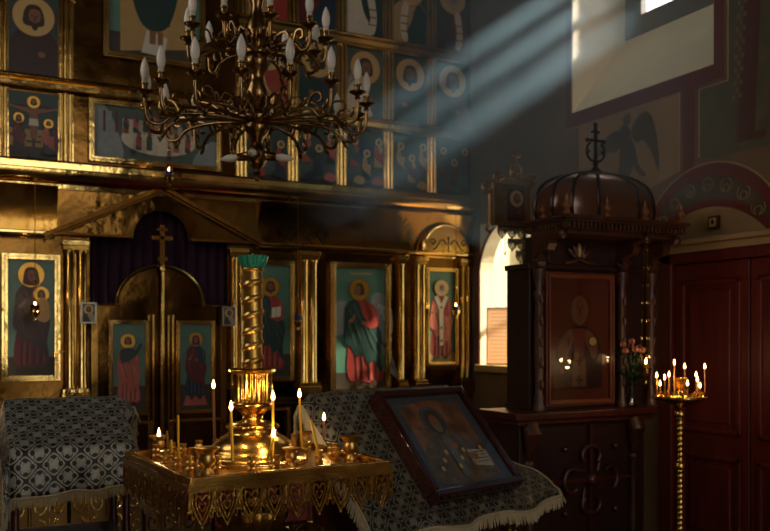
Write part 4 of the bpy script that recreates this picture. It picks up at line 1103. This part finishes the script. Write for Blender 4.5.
column(.045, -.035); column(.70, -.035); column(.95, -.035)
# scrolled brackets that carry the canopy
for x in (.045, .70, .95):
    b = MB()
    b.prism([(-.01, 1.90), (-.05, 1.905), (-.075, 1.94), (-.07, 1.98), (-.10, 2.0), (-.15, 2.005), (-.175, 2.04), (-.17, 2.07), (-.24, 2.08), (-.25, 2.12), (-.01, 2.12), (-.01, 2.0)], 'X', x-.028, x+.028, WOODC)
    for q in (-1, 1): b.tube([(x+q*.03, -.05-.035*(1-t)*math.cos(7*t), 1.95+.035*(1-t)*math.sin(7*t)) for t in [i/16 for i in range(17)]], .009, WOODC, 8)
    b.ball((x, -.26, 2.09), (.03, .02, .03), WOODC, 10)
    b.build('scroll_bracket', kc, bevel=.003)
# canopy cornice
gx0, gx1, gy0, gy1 = .05, .97, -.29, .12
b = MB()
def ringbox(dz0, dz1, o): b.box(gx0-o, gy0-o, dz0, gx1+o, gy1, dz1, WOODC)
ringbox(2.10, 2.125, -.05); ringbox(2.125, 2.165, -.02); ringbox(2.165, 2.18, .015); ringbox(2.18, 2.20, .03)
n = 30
for i in range(n):
    x = gx0-.01+(gx1-gx0+.0)*i/(n-1); b.box(x-.009, gy0-.01, 2.128, x+.009, gy0+.02, 2.163, WOODC)
for i in range(14):
    y = gy0+(gy1-gy0)*i/13; b.box(gx0-.01, y-.009, 2.128, gx0+.02, y+.009, 2.163, WOODC); b.box(gx1-.02, y-.009, 2.128, gx1+.01, y+.009, 2.163, WOODC)
b.build('canopy_cornice', kc, bevel=.002)
# dome: superelliptic plan, ribs
b = MB(); dcx, dcy = .455, -.07; vs = []; fs = []; NA = 48; prof = [(1.0, 2.20), (1.02, 2.23), (1.03, 2.27), (1.0, 2.34), (.93, 2.40), (.80, 2.44), (.62, 2.47), (.40, 2.49), (.18, 2.503), (.02, 2.507)]
pr = [(p.x, p.y) for p in crom(prof, False, 4)]
def dome_pt(t, r, z, k=1.0):
    c0, s0 = math.cos(t), math.sin(t); e = .72
    return (dcx+k*.40*r*math.copysign(abs(c0)**e, c0), dcy+k*.21*r*math.copysign(abs(s0)**e, s0), z)
for (r, z) in pr:
    for i in range(NA): vs.append(dome_pt(2*PI*i/NA, r, z))
for j in range(len(pr)-1):
    for i in range(NA): fs.append((j*NA+i, j*NA+(i+1) % NA, (j+1)*NA+(i+1) % NA, (j+1)*NA+i))
b.add(vs, fs, DOME); b.build('dome', kc, angle=60)
b = MB()
for k in range(12):
    t = 2*PI*k/12+.26
    b.tube([dome_pt(t, r, z, 1.005) for r, z in pr[:-3]], .011, RIBM, 6)
b.build('dome_rib', kc)
for (x, y) in [(gx0+.01, gy0+.01), (gx0+.01, gy0+.22), (gx0+.31, gy0+.01), (gx0+.61, gy0+.01), (gx1-.01, gy0+.01), (gx1-.01, gy0+.25)]:
    b = MB(); b.lathe([(.022, 2.20), (.025, 2.213), (.012, 2.226), (.026, 2.248), (.024, 2.262), (.009, 2.28), (.013, 2.29), (.003, 2.325)], (x, y, 0), FIN, 14); b.build('turned_finial', kc)
b = MB()                                              # cross with openwork on the top
b.lathe([(.05, 2.50), (.03, 2.53), (.012, 2.55), (.02, 2.565), (.008, 2.58)], (dcx, dcy, 0), RIBM, 14)
b.box(dcx-.008, dcy-.008, 2.57, dcx+.008, dcy+.008, 2.80, RIBM); b.box(dcx-.06, dcy-.008, 2.70, dcx+.06, dcy+.008, 2.716, RIBM); b.box(dcx-.03, dcy-.008, 2.755, dcx+.03, dcy+.008, 2.768, RIBM)
for sg in (-1, 1):
    b.tube([(dcx+sg*(.012+.06*math.sin(t)), dcy, 2.58+.06*(1-math.cos(t))) for t in [PI*i/12 for i in range(11)]], .008, RIBM, 6)
    b.ball((dcx+sg*.065, dcy, 2.708), .015, RIBM, 8); b.ball((dcx+sg*.06, dcy, 2.64), .015, RIBM, 8)
b.ball((dcx, dcy, 2.81), .016, RIBM, 8)
b.build('dome_cross', kc)
b = MB()                                              # carved leaf pediment over the icon
for k in range(5):
    a = -.9+.45*k; b.ball((.36+.055*math.sin(a)*1.3, -.03, 1.975+.05*math.cos(a)), (.016, .014, .045), OCH if k == 2 else WOODC, 8, Matrix.Rotation(a*.9, 3, 'Y'))
b.tube([(.25, -.025, 1.945), (.31, -.03, 1.955), (.36, -.03, 1.975), (.41, -.03, 1.955), (.47, -.025, 1.945)], .012, WOODC, 8)
b.build('leaf_carving', kc)
# icon in the case
p = Paint(kx0+.365, 1.10, ky-.02)
t = thing('framed_icon', 'large dim brown half-length saint icon with white stole inside the wooden icon case', 'icon', (kx0+.365, ky-.02, 1.10))
KBG = mat('dim_icon_ground', (92,42,22), .0, .25, .3, 4, coat=.3); KRB = mat('dim_icon_robe', (46,18,14), 0, .3, .3, 14); KST = mat('dim_icon_stole', (104,66,42), 0, .35, .2, 14); KSK = mat('dim_icon_flesh', (110,64,40), 0, .35); KGR = mat('dim_icon_grey_hair', (96,66,46), 0, .4)
p = Paint(0, 0, 0); w = .235
p.rect(-w, 0, w, .75, KBG)
p.poly([(-.19, .08), (-.185, .25), (-.14, .38), (-.06, .45), (.06, .45), (.15, .38), (.18, .25), (.185, .10), (.15, .065), (-.15, .065)], KRB, 4)
p.poly([(-.17, .30), (-.13, .385), (-.06, .44), (-.045, .36), (-.08, .3), (-.10, .2), (-.135, .16)], KST, 2); p.poly([(.15, .30), (.13, .385), (.06, .44), (.05, .36), (.08, .31), (.11, .25)], KST, 2)
p.poly([(-.05, .25), (.05, .25), (.055, .08), (-.055, .08)], KST); p.poly([(-.05, .44), (.05, .44), (.035, .26), (-.035, .26)], REDD)
for c in (.12, .24): p.rect(-.007, c-.03, .007, c+.03, KRB); p.rect(-.03, c-.007, .03, c+.007, KRB)
for sg in (-1, 1): p.rect(sg*.085-.005, .33, sg*.085+.005, .38, KRB)
p.disk(0, .555, .07, .09, KGR, 22); p.disk(0, .56, .055, .075, KSK, 20)
p.poly([(-.052, .54), (-.03, .48), (0, .455), (.03, .48), (.052, .54), (.02, .52), (-.02, .52)], KGR, 4)
for sg in (-1, 1): p.disk(sg*.022, .572, .01, .006, BLK, 8); p.rect(sg*.022-.014, .586, sg*.022+.014, .59, HAIR)
p.rect(-.006, .535, .006, .57, HAIR); p.rect(-.014, .518, .014, .522, REDD); p.disk(-.03, .27, .022, .03, KSK, 12); p.disk(.1, .36, .03, .025, OCH, 12)
p.b.build('painted_panel', t, smooth=False)
bb = MB(); frame(bb, -w, 0, w, .75, .035, -.025, .02, mat('orange_wood_frame', (124,60,28), 0, .3, .3, 8, coat=.4)); bb.build('icon_frame', t, bevel=.004)
bb = MB(); bb.box(-w-.002, .0005, -.002, w+.002, .019, .752, WOODD); bb.build('backing_board', t)
bb = MB(); bb.box(-w-.002, -.019, -.002, w+.002, -.016, .752, glass('case_glass', (252,250,248), .1, .015)); bb.build('picture_glass', t)
# vase of roses on the ledge in front of the case
pv = at_z(620, 400, 1.046); pv = Vector((3.93, 4.22, 1.046))
vz = thing('flower_vase', 'narrow clear glass vase on the icon case ledge holding the roses', 'vase', pv)
b = MB(); b.lathe([(.03, 0), (.034, .004), (.026, .02), (.022, .08), (.026, .15), (.032, .19), (.029, .19), (.023, .15), (.019, .08), (.022, .022), (0, .012)], (0,0,0), VASE, 20); b.build('glass_body', vz)
rb = thing('rose_bouquet', 'dark leafy bunch of salmon roses in the glass vase', 'flowers', pv+Vector((0, 0, .02)))
rnd = random.Random(5)
heads = [(-.08, -.03, .33), (-.055, .02, .37), (-.015, -.05, .34), (.02, .03, .36), (.05, -.04, .335), (.075, .01, .35), (0, .0, .39)]
for k, (x, y, z) in enumerate(heads):
    b = MB(); b.tube([(x*.08, y*.08, .0), (x*.2, y*.2, .15), (x*.75, y*.75, z-.05), (x, y, z)], .0025, STEM, 5); so = b.build('rose_stem', rb)
    b = MB()
    for q in range(9):
        a = q*2.4; rr = .004+.0016*q
        b.ball((x+rr*math.cos(a), y+rr*math.sin(a), z+.008-.0008*q), (.012, .005, .016), ROSE, 8, Matrix.Rotation(a, 3, 'Z') @ Matrix.Rotation(.25, 3, 'X'))
    b.build('rose_head', so)
b = MB()
for k in range(150):
    a = rnd.uniform(0, 2*PI); h = rnd.uniform(.13, .35); r = rnd.uniform(.01, .095)*(h/.3)
    c = Vector((r*math.cos(a), r*math.sin(a), h)); d = Vector((math.cos(a), math.sin(a), rnd.uniform(-.5, .5))).normalized(); s = d.cross(Vector((0,0,1))).normalized()*.012; l = .042
    n_ = d.cross(s).normalized()*.005
    b.add([c, c+d*l*.5+s+n_, c+d*l, c+d*l*.5-s+n_, c+d*l*.5-n_], [(0, 4, 1), (4, 2, 1), (0, 3, 4), (4, 3, 2)], LEAF)
b.build('leaf_foliage', rb)
# hanging chain lamp at the right of the case
ph = at_y(646, 369, 4.1)
hl = thing('oil_lamp', 'small lit oil lamp on beaded chains hanging from the canopy, right of the roses', 'oil lamp', ph)
b = MB(); b.lathe([(.003, -.1), (.01, -.09), (.005, -.07), (.02, -.05), (.032, -.02), (.03, 0), (.034, .008)], (0,0,0), GOLDB, 14); b.build('lamp_bowl', hl)
b = MB()
for k in range(3):
    a = k*2*PI/3; b.tube([(.03*math.cos(a), .03*math.sin(a), 0), (.01*math.cos(a), .01*math.sin(a), min(.85, 2.06-ph.z))], .002, GOLDD, 5)
    for q in range(7): b.ball((.03*math.cos(a)*(1-q*.1), .03*math.sin(a)*(1-q*.1), .08+q*.11), (.006, .006, .012), GOLDB, 8)
b.tube([(0, 0, .84), (0, 0, 2.10-ph.z)], .004, GOLDD, 6)
b.build('chain', hl)
b = MB(); b.lathe([(.001, .0), (.008, .012), (.006, .024), (.0005, .04)], (0,0,.03), FLAME, 10); b.build('flame', hl)
b = MB(); b.lathe([(.018, .008), (.02, .03), (0, .031)], (0,0,0), WAXB, 10); b.build('oil_glass', hl)
light(ph+Vector((0, 0, .06)), .3)

# ------------------------------------------------------------------ small round candle stand at the right
ps = at_d(680, 397, 5.0); SZ = ps.z
def round_stand(loc, label):
    t = thing('candle_stand', label, 'candle stand', (loc[0], loc[1], 0))
    bb = MB(); bb.lathe([(.02, SZ-.06), (.03, SZ-.05), (.09, SZ-.035), (.15, SZ-.012), (.158, SZ-.004), (.158, SZ+.006), (.15, SZ+.006), (.15, SZ), (0, SZ)], (0,0,0), STAND, 36); bb.build('tray', t)
    bb = MB(); vs = []; fs = []; NA, NZ = 16, 160
    for j in range(NZ+1):
        z = .2+(SZ-.1-.2)*j/NZ
        for i in range(NA):
            a = 2*PI*i/NA; ph = (z/.03-a/(2*PI)) % 1; rr = .018+.005*max(0, 1-abs(ph-.5)*3)
            vs.append((rr*math.cos(a), rr*math.sin(a), z))
    for j in range(NZ):
        for i in range(NA): fs.append((j*NA+i, j*NA+(i+1) % NA, (j+1)*NA+(i+1) % NA, (j+1)*NA+i))
    bb.add(vs, fs, STAND)
    for z in (SZ-.1, .75, .3): bb.lathe([(.02, z-.02), (.032, z-.01), (.034, z), (.028, z+.02), (.02, z+.03)], (0,0,0), STAND, 16)
    bb.build('twisted_shaft', t, angle=80)
    bb = MB(); bb.lathe([(.15, 0), (.155, .02), (.12, .05), (.05, .1), (.03, .16), (.022, .22)], (0,0,0), STAND, 28); bb.build('foot', t)
    bb = MB(); bb.lathe([(.05, SZ), (.045, SZ+.012), (.02, SZ+.025), (.018, SZ+.045), (.035, SZ+.065), (.045, SZ+.1), (.052, SZ+.11), (.04, SZ+.11), (.03, SZ+.08), (0, SZ+.07)], (0,0,0), STAND, 24, flute(8, .05)); bb.build('centre_cup', t, angle=60)
    for k in range(14):
        a = 2*PI*k/14; bb = MB(); x, y = .125*math.cos(a), .125*math.sin(a)
        bb.lathe([(.011, SZ), (.012, SZ+.006), (.007, SZ+.012), (.012, SZ+.022), (.011, SZ+.03), (.006, SZ+.03)], (x, y, 0), STAND, 10); bb.build('candle_socket', t)
    return t
round_stand(ps, 'round brass candle stand on a thin twisted shaft in front of the red door')
right = Vector((SA, -CA, 0)); fwd = Vector((CA, SA, 0))
names = ['leftmost lit candle', 'shortest lit candle near the left', 'second lit candle from the left in front', 'fourth lit candle from the left', 'tallest lit candle left of centre cup', 'lit candle behind the centre cup', 'short lit candle just right of centre cup', 'tall lit candle third from the right', 'medium lit candle second from the right', 'shortest lit candle near the right rim', 'tallest lit candle at the right rim']
for k, (px, py, fy) in enumerate(((656.8, 378, -.03), (660, 386, -.05), (664.6, 380, -.09), (669, 377, -.06), (674.4, 365, -.04), (684.7, 369, .12), (687.6, 386, -.11), (696, 377, .08), (697.5, 382, -.06), (700, 388, -.07), (704.8, 369, .02))):
    top = at_d(px, py, 5.0+fy); base = Vector((top.x, top.y, SZ+.012))
    candle(base, top, .004, WAXB, names[k]+' on the small round stand', True, 'candles on the round stand', w=.45, fs=1.0)
# the same kind of stand further left, outside the frame, whose candles shine on the left of the screen
o2 = Vector((-.22, 5.45, 0))
round_stand(o2, 'round brass candle stand at the far left beside the icon screen')
for k in range(8):
    a = 2*PI*k/8+.3; bs = o2+Vector((.125*math.cos(a), .125*math.sin(a), SZ+.012)); tp = bs+Vector((0, 0, .13+.03*math.sin(k*2.3)))
    candle(bs, tp, .004, WAXB, 'lit candle on the far left round stand by the screen', True, 'candles on the far left stand', w=.8, fs=1.0)

# ------------------------------------------------------------------ processional banner of pierced metal
pb = at_d(512, 206, 6.3)
kb = thing('processional_banner', 'pierced metal processional banner with cross medallions standing before the arched window', 'banner', (pb.x, pb.y, 0))
Zc = 2.10
BAN = mat('dark_gilt_metal', (164,132,88), .9, .36, .4, 20, .3, 60)
b = MB(); b.lathe([(.014, .05), (.014, 2.3)], (.13, .03, 0), WOODD, 12); b.lathe([(.16, 0), (.16, .03), (.05, .08), (.02, .1)], (.13, .03, 0), IRON, 20); b.build('pole', kb)
b = MB()
b.box(-.17, -.012, 2.28, .17, .012, 2.58, BAN); frame(b, -.155, 2.295, .155, 2.565, .018, -.022, .014, BAN, False)
b.build('metal_panel', kb, bevel=.003)
p = Paint(0, 0, -.0135); p.rect(-.05, 2.32, .10, 2.55, MURD); bust(p, .03, 2.33, .2, REDD, BRN, halo=OCH); p.b.build('painted_panel', kb, smooth=False)
b = MB()
def ringcross(x, z, r):
    b.tube([(x+r*math.cos(2*PI*i/20), 0, z+r*math.sin(2*PI*i/20)) for i in range(20)], .009, BAN, 8, closed=True)
    b.box(x-r, -.006, z-.008, x+r, .006, z+.008, BAN); b.box(x-.008, -.006, z-r, x+.008, .006, z+r, BAN)
ringcross(-.12, 2.625, .045); ringcross(.03, 2.68, .05); ringcross(.17, 2.625, .04); ringcross(-.215, 2.55, .045)
b.box(-.008+.03, -.006, 2.73, .008+.03, .006, 2.83, BAN); b.box(-.01, -.006, 2.785, .07, .006, 2.80, BAN)
b.tube([(-.19, 0, 2.59), (-.10, 0, 2.64), (.03, 0, 2.63), (.12, 0, 2.63), (.19, 0, 2.59)], .012, BAN, 8)
b.tube([(-.20, 0, 2.5), (-.20, 0, 2.3), (-.22, 0, 2.25), (-.19, 0, 2.23)], .012, BAN, 8)
b.build('cross_medallions', kb)
b = MB()
LAMB = mat('grey_lace_metal', (176,168,142), .4, .5, .3, 30)
for (xc, zt, n) in ((0, 2.28, 3), (.045, 2.195, 2), (.075, 2.11, 1)):
    for i in range(n):
        x = xc+(i-(n-1)/2)*.085
        for (rr, zz) in ((.038, 0),):
            for q in range(3):
                b.tube([(x+(rr-.012*q)*math.cos(PI+PI*k/12), -.002*q, zt-.03+(rr-.012*q)*1.2*math.sin(PI+PI*k/12)) for k in range(13)], .0055, LAMB, 6)
        b.box(x-.04, -.004, zt-.035, x+.04, .004, zt, LAMB); b.ball((x, 0, zt-.085), .008, LAMB, 8)
b.tube([(-.06, 0, 2.20), (-.06, 0, 2.09)], .003, LAMB, 5); b.ball((-.06, 0, 2.085), (.006, .006, .018), LAMB, 8)
b.build('lace_pendants', kb)
# leaning framed sheet on the low window sill
p0 = Vector((XR+.10, 6.66, 1.232))
t = thing('leaning_panel', 'pale ruled panel in a thin red frame leaning on the low window sill', 'panel', p0, math.radians(-28))
t.rotation_euler = (math.radians(-8), 0, math.radians(-38))
bb = MB(); bb.box(-.13, .004, 0, .16, .006, .52, PAPER)
for i in range(13): bb.box(-.11, .002, .04+.036*i, .14, .0045, .0435+.036*i, OCH)
bb.build('ruled_sheet', t); bb = MB(); frame(bb, -.13, 0.005, .16, .52, .008, -.008, .014, REDL, False); bb.build('panel_frame', t)

# ------------------------------------------------------------------ brass scroll railing in front of the platform
ra = thing('railing', 'low brass scrollwork railing between the lectern and the candle stand', 'railing', (0, 5.1, 0))
b = MB(); x0, x1 = .05, 2.9
b.box(x0, -.02, .66, x1, .02, .69, GOLDD); b.box(x0, -.012, .1, x1, .012, .125, GOLDD); b.build('rail', ra, bevel=.004)
n = 14
for i in range(n+1):
    x = x0+(x1-x0)*i/n; bb = MB(); bb.lathe([(.011, 0), (.011, .66)], (x, 0, 0), GOLDB if i % 2 == 0 else IRON, 10); bb.build('baluster', ra)
for i in range(n):
    cx = x0+(x1-x0)*(i+.5)/n; w = (x1-x0)/n*.5; bb = MB()
    for zc in (.24, .42, .57):
        for sg in (-1, 1):
            bb.tube([(cx+sg*w*.5+sg*w*.42*(1-.8*t)*math.cos(8.5*t+PI/2), 0, zc+.07*(1-.8*t)*math.sin(8.5*t+PI/2)) for t in [k/22 for k in range(23)]], .0065, GOLDB, 6)
    bb.tube([(cx, 0, .12), (cx, 0, .66)], .005, GOLDB, 6)
    bb.build('scrollwork', ra)

# ------------------------------------------------------------------ chandelier
pc = at_d(257, 335, 4.0); CH = Vector((pc.x, pc.y, 0))
ch = thing('chandelier', 'large two-tier bronze chandelier with white candle bulbs hanging at upper left', 'chandelier', CH)
b = MB()
b.lathe([(.0, 2.2), (.01, 2.205), (.014, 2.215), (.006, 2.225), (.02, 2.24), (.012, 2.255), (.03, 2.275), (.048, 2.30), (.05, 2.335), (.035, 2.36), (.022, 2.375), (.03, 2.395), (.055, 2.43), (.06, 2.45), (.05, 2.47), (.075, 2.48), (.075, 2.495), (.05, 2.51), (.03, 2.53), (.045, 2.57), (.055, 2.61), (.035, 2.66), (.03, 2.69), (.05, 2.72), (.06, 2.75), (.05, 2.77), (.065, 2.78), (.065, 2.795), (.04, 2.81), (.05, 2.85), (.055, 2.90), (.035, 2.95), (.025, 3.0), (.04, 3.05), (.025, 3.1), (.015, 3.15)], (0,0,0), CHAND, 28)
b.build('turned_stem', ch, angle=50)
b = MB()
for i in range(60):
    z = 3.15+.05*i; a = (i % 2)*PI/2
    if z > ZC-.04: break
    b.tube([(.013*math.cos(t)*math.cos(a), .013*math.cos(t)*math.sin(a), z+.034*math.sin(t)) for t in [2*PI*k/10 for k in range(10)]], .0035, CHAND, 5, closed=True)
b.lathe([(.06, ZC-.05), (.05, ZC-.02), (.07, ZC)], (0,0,0), CHAND, 16)
b.build('chain', ch)
def arm_proto(R, z0, zc, s, idx):
    """arm pointing along +x: tube, scroll leaves; drip pan, sleeve and bulb are its children"""
    bb = MB()
    pts = [(p.x, 0, p.y) for p in crom([(.04, z0), (R*.45, z0+.012), (R*.74, z0-.005), (R*.86, z0-.05*s), (R*.97, z0-.04*s), (R*1.0, z0+.02*s), (R, zc)], False, 7)]
    bb.tube(pts, [.0078]*len(pts), CHAND, 8)
    bb.tube([(p.x, 0, p.y) for p in crom([(R*.3, z0+.01), (R*.42, z0+.055), (R*.56, z0+.06), (R*.62, z0+.03), (R*.56, z0+.018)], False, 6)], .006, CHAND, 6)
    bb.tube([(p.x, 0, p.y) for p in crom([(R*.70, z0+.0), (R*.76, z0+.05), (R*.86, z0+.05), (R*.88, z0+.02), (R*.83, z0+.015)], False, 6)], .006, CHAND, 6)
    for (x, z, a) in ((R*.66, z0+.03, .6), (R*.86, z0-.07*s, 2.4), (R*.95, z0+.0, .3)):
        bb.ball((x, 0, z), (.007, .011, .024), CHAND, 8, Matrix.Rotation(a, 3, 'Y'))
    arm = bb.build('arm', ch, angle=60)
    bb = MB(); bb.lathe([(.006, zc-.03), (.014, zc-.022), (.008, zc-.014), (.02, zc-.006), (.036, zc+.002), (.038, zc+.006), (.024, zc+.004), (.014, zc+.008), (.012, zc+.03), (.016, zc+.034), (.016, zc+.04)], (R, 0, 0), CHAND, 18, None); bb.build('drip_pan', arm)
    bb = MB(); bb.lathe([(.0125, zc+.034), (.0125, zc+.062), (.0135, zc+.064)], (R, 0, 0), CHAND if idx else SLEEVE, 12); bb.build('bulb_sleeve', arm)
    bb = MB(); bb.lathe([(.0125, zc+.06), (.0175, zc+.073), (.0195, zc+.09), (.0175, zc+.11), (.012, zc+.13), (.005, zc+.145), (.0005, zc+.152)], (R, 0, 0), BULB, 14); bb.build('candle_bulb', arm, label='white frosted candle bulb')
    return arm
def ring(n, R, z0, zc, s, ph):
    a0 = arm_proto(R, z0, zc, s, 0)
    for k in range(n):
        o = a0 if k == 0 else copy_tree(a0, ch)
        o.rotation_euler = (0, 0, ph+2*PI*k/n)
FA = math.atan2(-SA, -CA)                             # direction from the chandelier towards the camera
ring(16, .50, 2.475, 2.555, 1.0, FA+.02)
ring(10, .315, 2.79, 2.85, .8, FA+.32)
for (z0, r0) in ((2.53, .07), (2.83, .05)):            # leaf scrolls around the hubs
    b = MB()
    for k in range(24):
        a = 2*PI*k/24
        b.tube([(r*math.cos(a), r*math.sin(a), z) for r, z in [(.045, z0), (r0+.03, z0+.04), (r0+.06, z0+.03), (r0+.055, z0), (r0+.03, z0+.005)]], .0055, CHAND, 6)
    b.build('leaf_scrolls', ch)
a0 = None
for k in range(4):
    if a0 is None:
        b = MB(); b.lathe([(.03, 0), (.022, .02), (.018, .055), (.02, .06)], (0, 0, 0), CHAND, 12, R=Matrix.Rotation(PI/2, 3, 'Y')); a0 = b.build('down_light', ch)
        b = MB(); b.lathe([(.012, .058), (.019, .085), (.016, .11), (.006, .135), (.0005, .145)], (0, 0, 0), BULB, 12, R=Matrix.Rotation(PI/2, 3, 'Y')); b.build('candle_bulb', a0, label='white frosted candle bulb')
        o = a0
    else: o = copy_tree(a0, ch)
    o.location = (.03*math.cos(FA+PI/4+.75+k*PI/2), .03*math.sin(FA+PI/4+.75+k*PI/2), 2.32); o.rotation_euler = (0, .12, FA+PI/4+.75+k*PI/2)

# ------------------------------------------------------------------ haze, daylight, camera
hz = bpy.data.materials.new('incense_haze'); hz.use_nodes = True; nt = hz.node_tree; nt.nodes.remove(nt.nodes['Principled BSDF'])
vsn = nt.nodes.new('ShaderNodeVolumeScatter'); vsn.inputs['Color'].default_value = (.48, .82, .96, 1);  vsn.inputs['Anisotropy'].default_value = .0
tc = nt.nodes.new('ShaderNodeTexCoord'); sx = nt.nodes.new('ShaderNodeSeparateXYZ'); nt.links.new(tc.outputs['Object'], sx.inputs[0])
mr = nt.nodes.new('ShaderNodeMapRange'); mr.interpolation_type = 'SMOOTHSTEP'; mr.inputs['From Min'].default_value = 2.3; mr.inputs['From Max'].default_value = 4.3; mr.inputs['To Max'].default_value = HAZE
nt.links.new(sx.outputs[0], mr.inputs['Value'])
nz = nt.nodes.new('ShaderNodeTexNoise'); nz.inputs['Scale'].default_value = 1.6; nz.inputs['Detail'].default_value = 2; nt.links.new(tc.outputs['Object'], nz.inputs['Vector'])
m2 = nt.nodes.new('ShaderNodeMapRange'); m2.inputs['From Min'].default_value = .3; m2.inputs['From Max'].default_value = .7; m2.inputs['To Min'].default_value = .55; m2.inputs['To Max'].default_value = 1.25; nt.links.new(nz.outputs['Fac'], m2.inputs['Value'])
mm = nt.nodes.new('ShaderNodeMath'); mm.operation = 'MULTIPLY'; nt.links.new(mr.outputs[0], mm.inputs[0]); nt.links.new(m2.outputs[0], mm.inputs[1]); nt.links.new(mm.outputs[0], vsn.inputs['Density'])
nt.links.new(vsn.outputs[0], nt.nodes['Material Output'].inputs['Volume'])
b = MB(); b.box(1.8, 3.6, 2.3, 4.5, 6.75, 5.4, hz)
ho = b.build('haze', smooth=False); ho['kind'] = 'stuff'; ho['label'] = 'bluish incense haze catching the sunbeams below the upper window'; ho['category'] = 'haze'
w = bpy.data.worlds.new('sky'); S.world = w; w.use_nodes = True
bg = w.node_tree.nodes['Background']; bg.inputs['Color'].default_value = (1, .95, .87, 1); bg.inputs['Strength'].default_value = SKY
sl = bpy.data.lights.new('sun', 'SUN'); sl.energy = SUN; sl.angle = math.radians(3); sl.color = (1, .95, .86)
so = bpy.data.objects.new('sun', sl); COL.objects.link(so)
so.rotation_euler = Vector((-1, .36, -.73)).to_track_quat('-Z', 'Y').to_euler()
def portal(c, rot, sx, sy):
    l = bpy.data.lights.new('window_daylight', 'AREA'); l.shape = 'RECTANGLE'; l.size = sx; l.size_y = sy; l.cycles.is_portal = True
    o = bpy.data.objects.new('window_daylight', l); COL.objects.link(o); o.location = c; o.rotation_euler = rot
portal((WT+.06, (PY0+PY1)/2, (PZ0+PZ1)/2), Vector((-1,0,0)).to_track_quat('-Z', 'Z').to_euler(), .95, .8)
portal((WT+.06, 6.38, 2.1), Vector((-1,0,0)).to_track_quat('-Z', 'Z').to_euler(), 1.0, 1.85)
portal((WT+.06, 2.885, 3.45), Vector((-1,0,0)).to_track_quat('-Z', 'Z').to_euler(), 1.1, 2.0)
portal((WT+.06, -2.0, 3.6), Vector((-1,0,0)).to_track_quat('-Z', 'Z').to_euler(), 1.3, 2.1)
portal((XL-.36, -2.0, 3.6), Vector((1,0,0)).to_track_quat('-Z', 'Z').to_euler(), 1.3, 2.1)
portal((1.6, YB-.36, 4.25), Vector((0,1,0)).to_track_quat('-Z', 'Z').to_euler(), 3.1, 2.6); portal((1.6, YB-.36, 1.35), Vector((0,1,0)).to_track_quat('-Z', 'Z').to_euler(), 1.4, 2.8); portal((XL-.36, 3.95, 3.9), Vector((1,0,0)).to_track_quat('-Z', 'Z').to_euler(), 1.6, 1.9)
cam = bpy.data.cameras.new('camera'); co = bpy.data.objects.new('camera', cam); COL.objects.link(co); S.camera = co
cam.sensor_width = 36; cam.lens = F/770*36; cam.shift_y = (HZ-265.5)/770; cam.clip_start = .05
co.location = (0, 0, EYE); co.rotation_euler = (PI/2, 0, ANG-PI/2)
cam.dof.use_dof = True; cam.dof.focus_distance = 3.0; cam.dof.aperture_fstop = 4.0
S.view_settings.view_transform = 'Standard'; S.view_settings.look = 'None'; S.view_settings.gamma = 1; S.view_settings.use_curve_mapping = False
S.view_settings.exposure = EXPO
S.cycles.use_denoising = True; S.cycles.max_bounces = 8; S.cycles.diffuse_bounces = 4; S.cycles.glossy_bounces = 4; S.cycles.transparent_max_bounces = 12; S.cycles.volume_bounces = 0
S.cycles.sample_clamp_indirect = 4; S.cycles.caustics_reflective = False; S.cycles.caustics_refractive = False
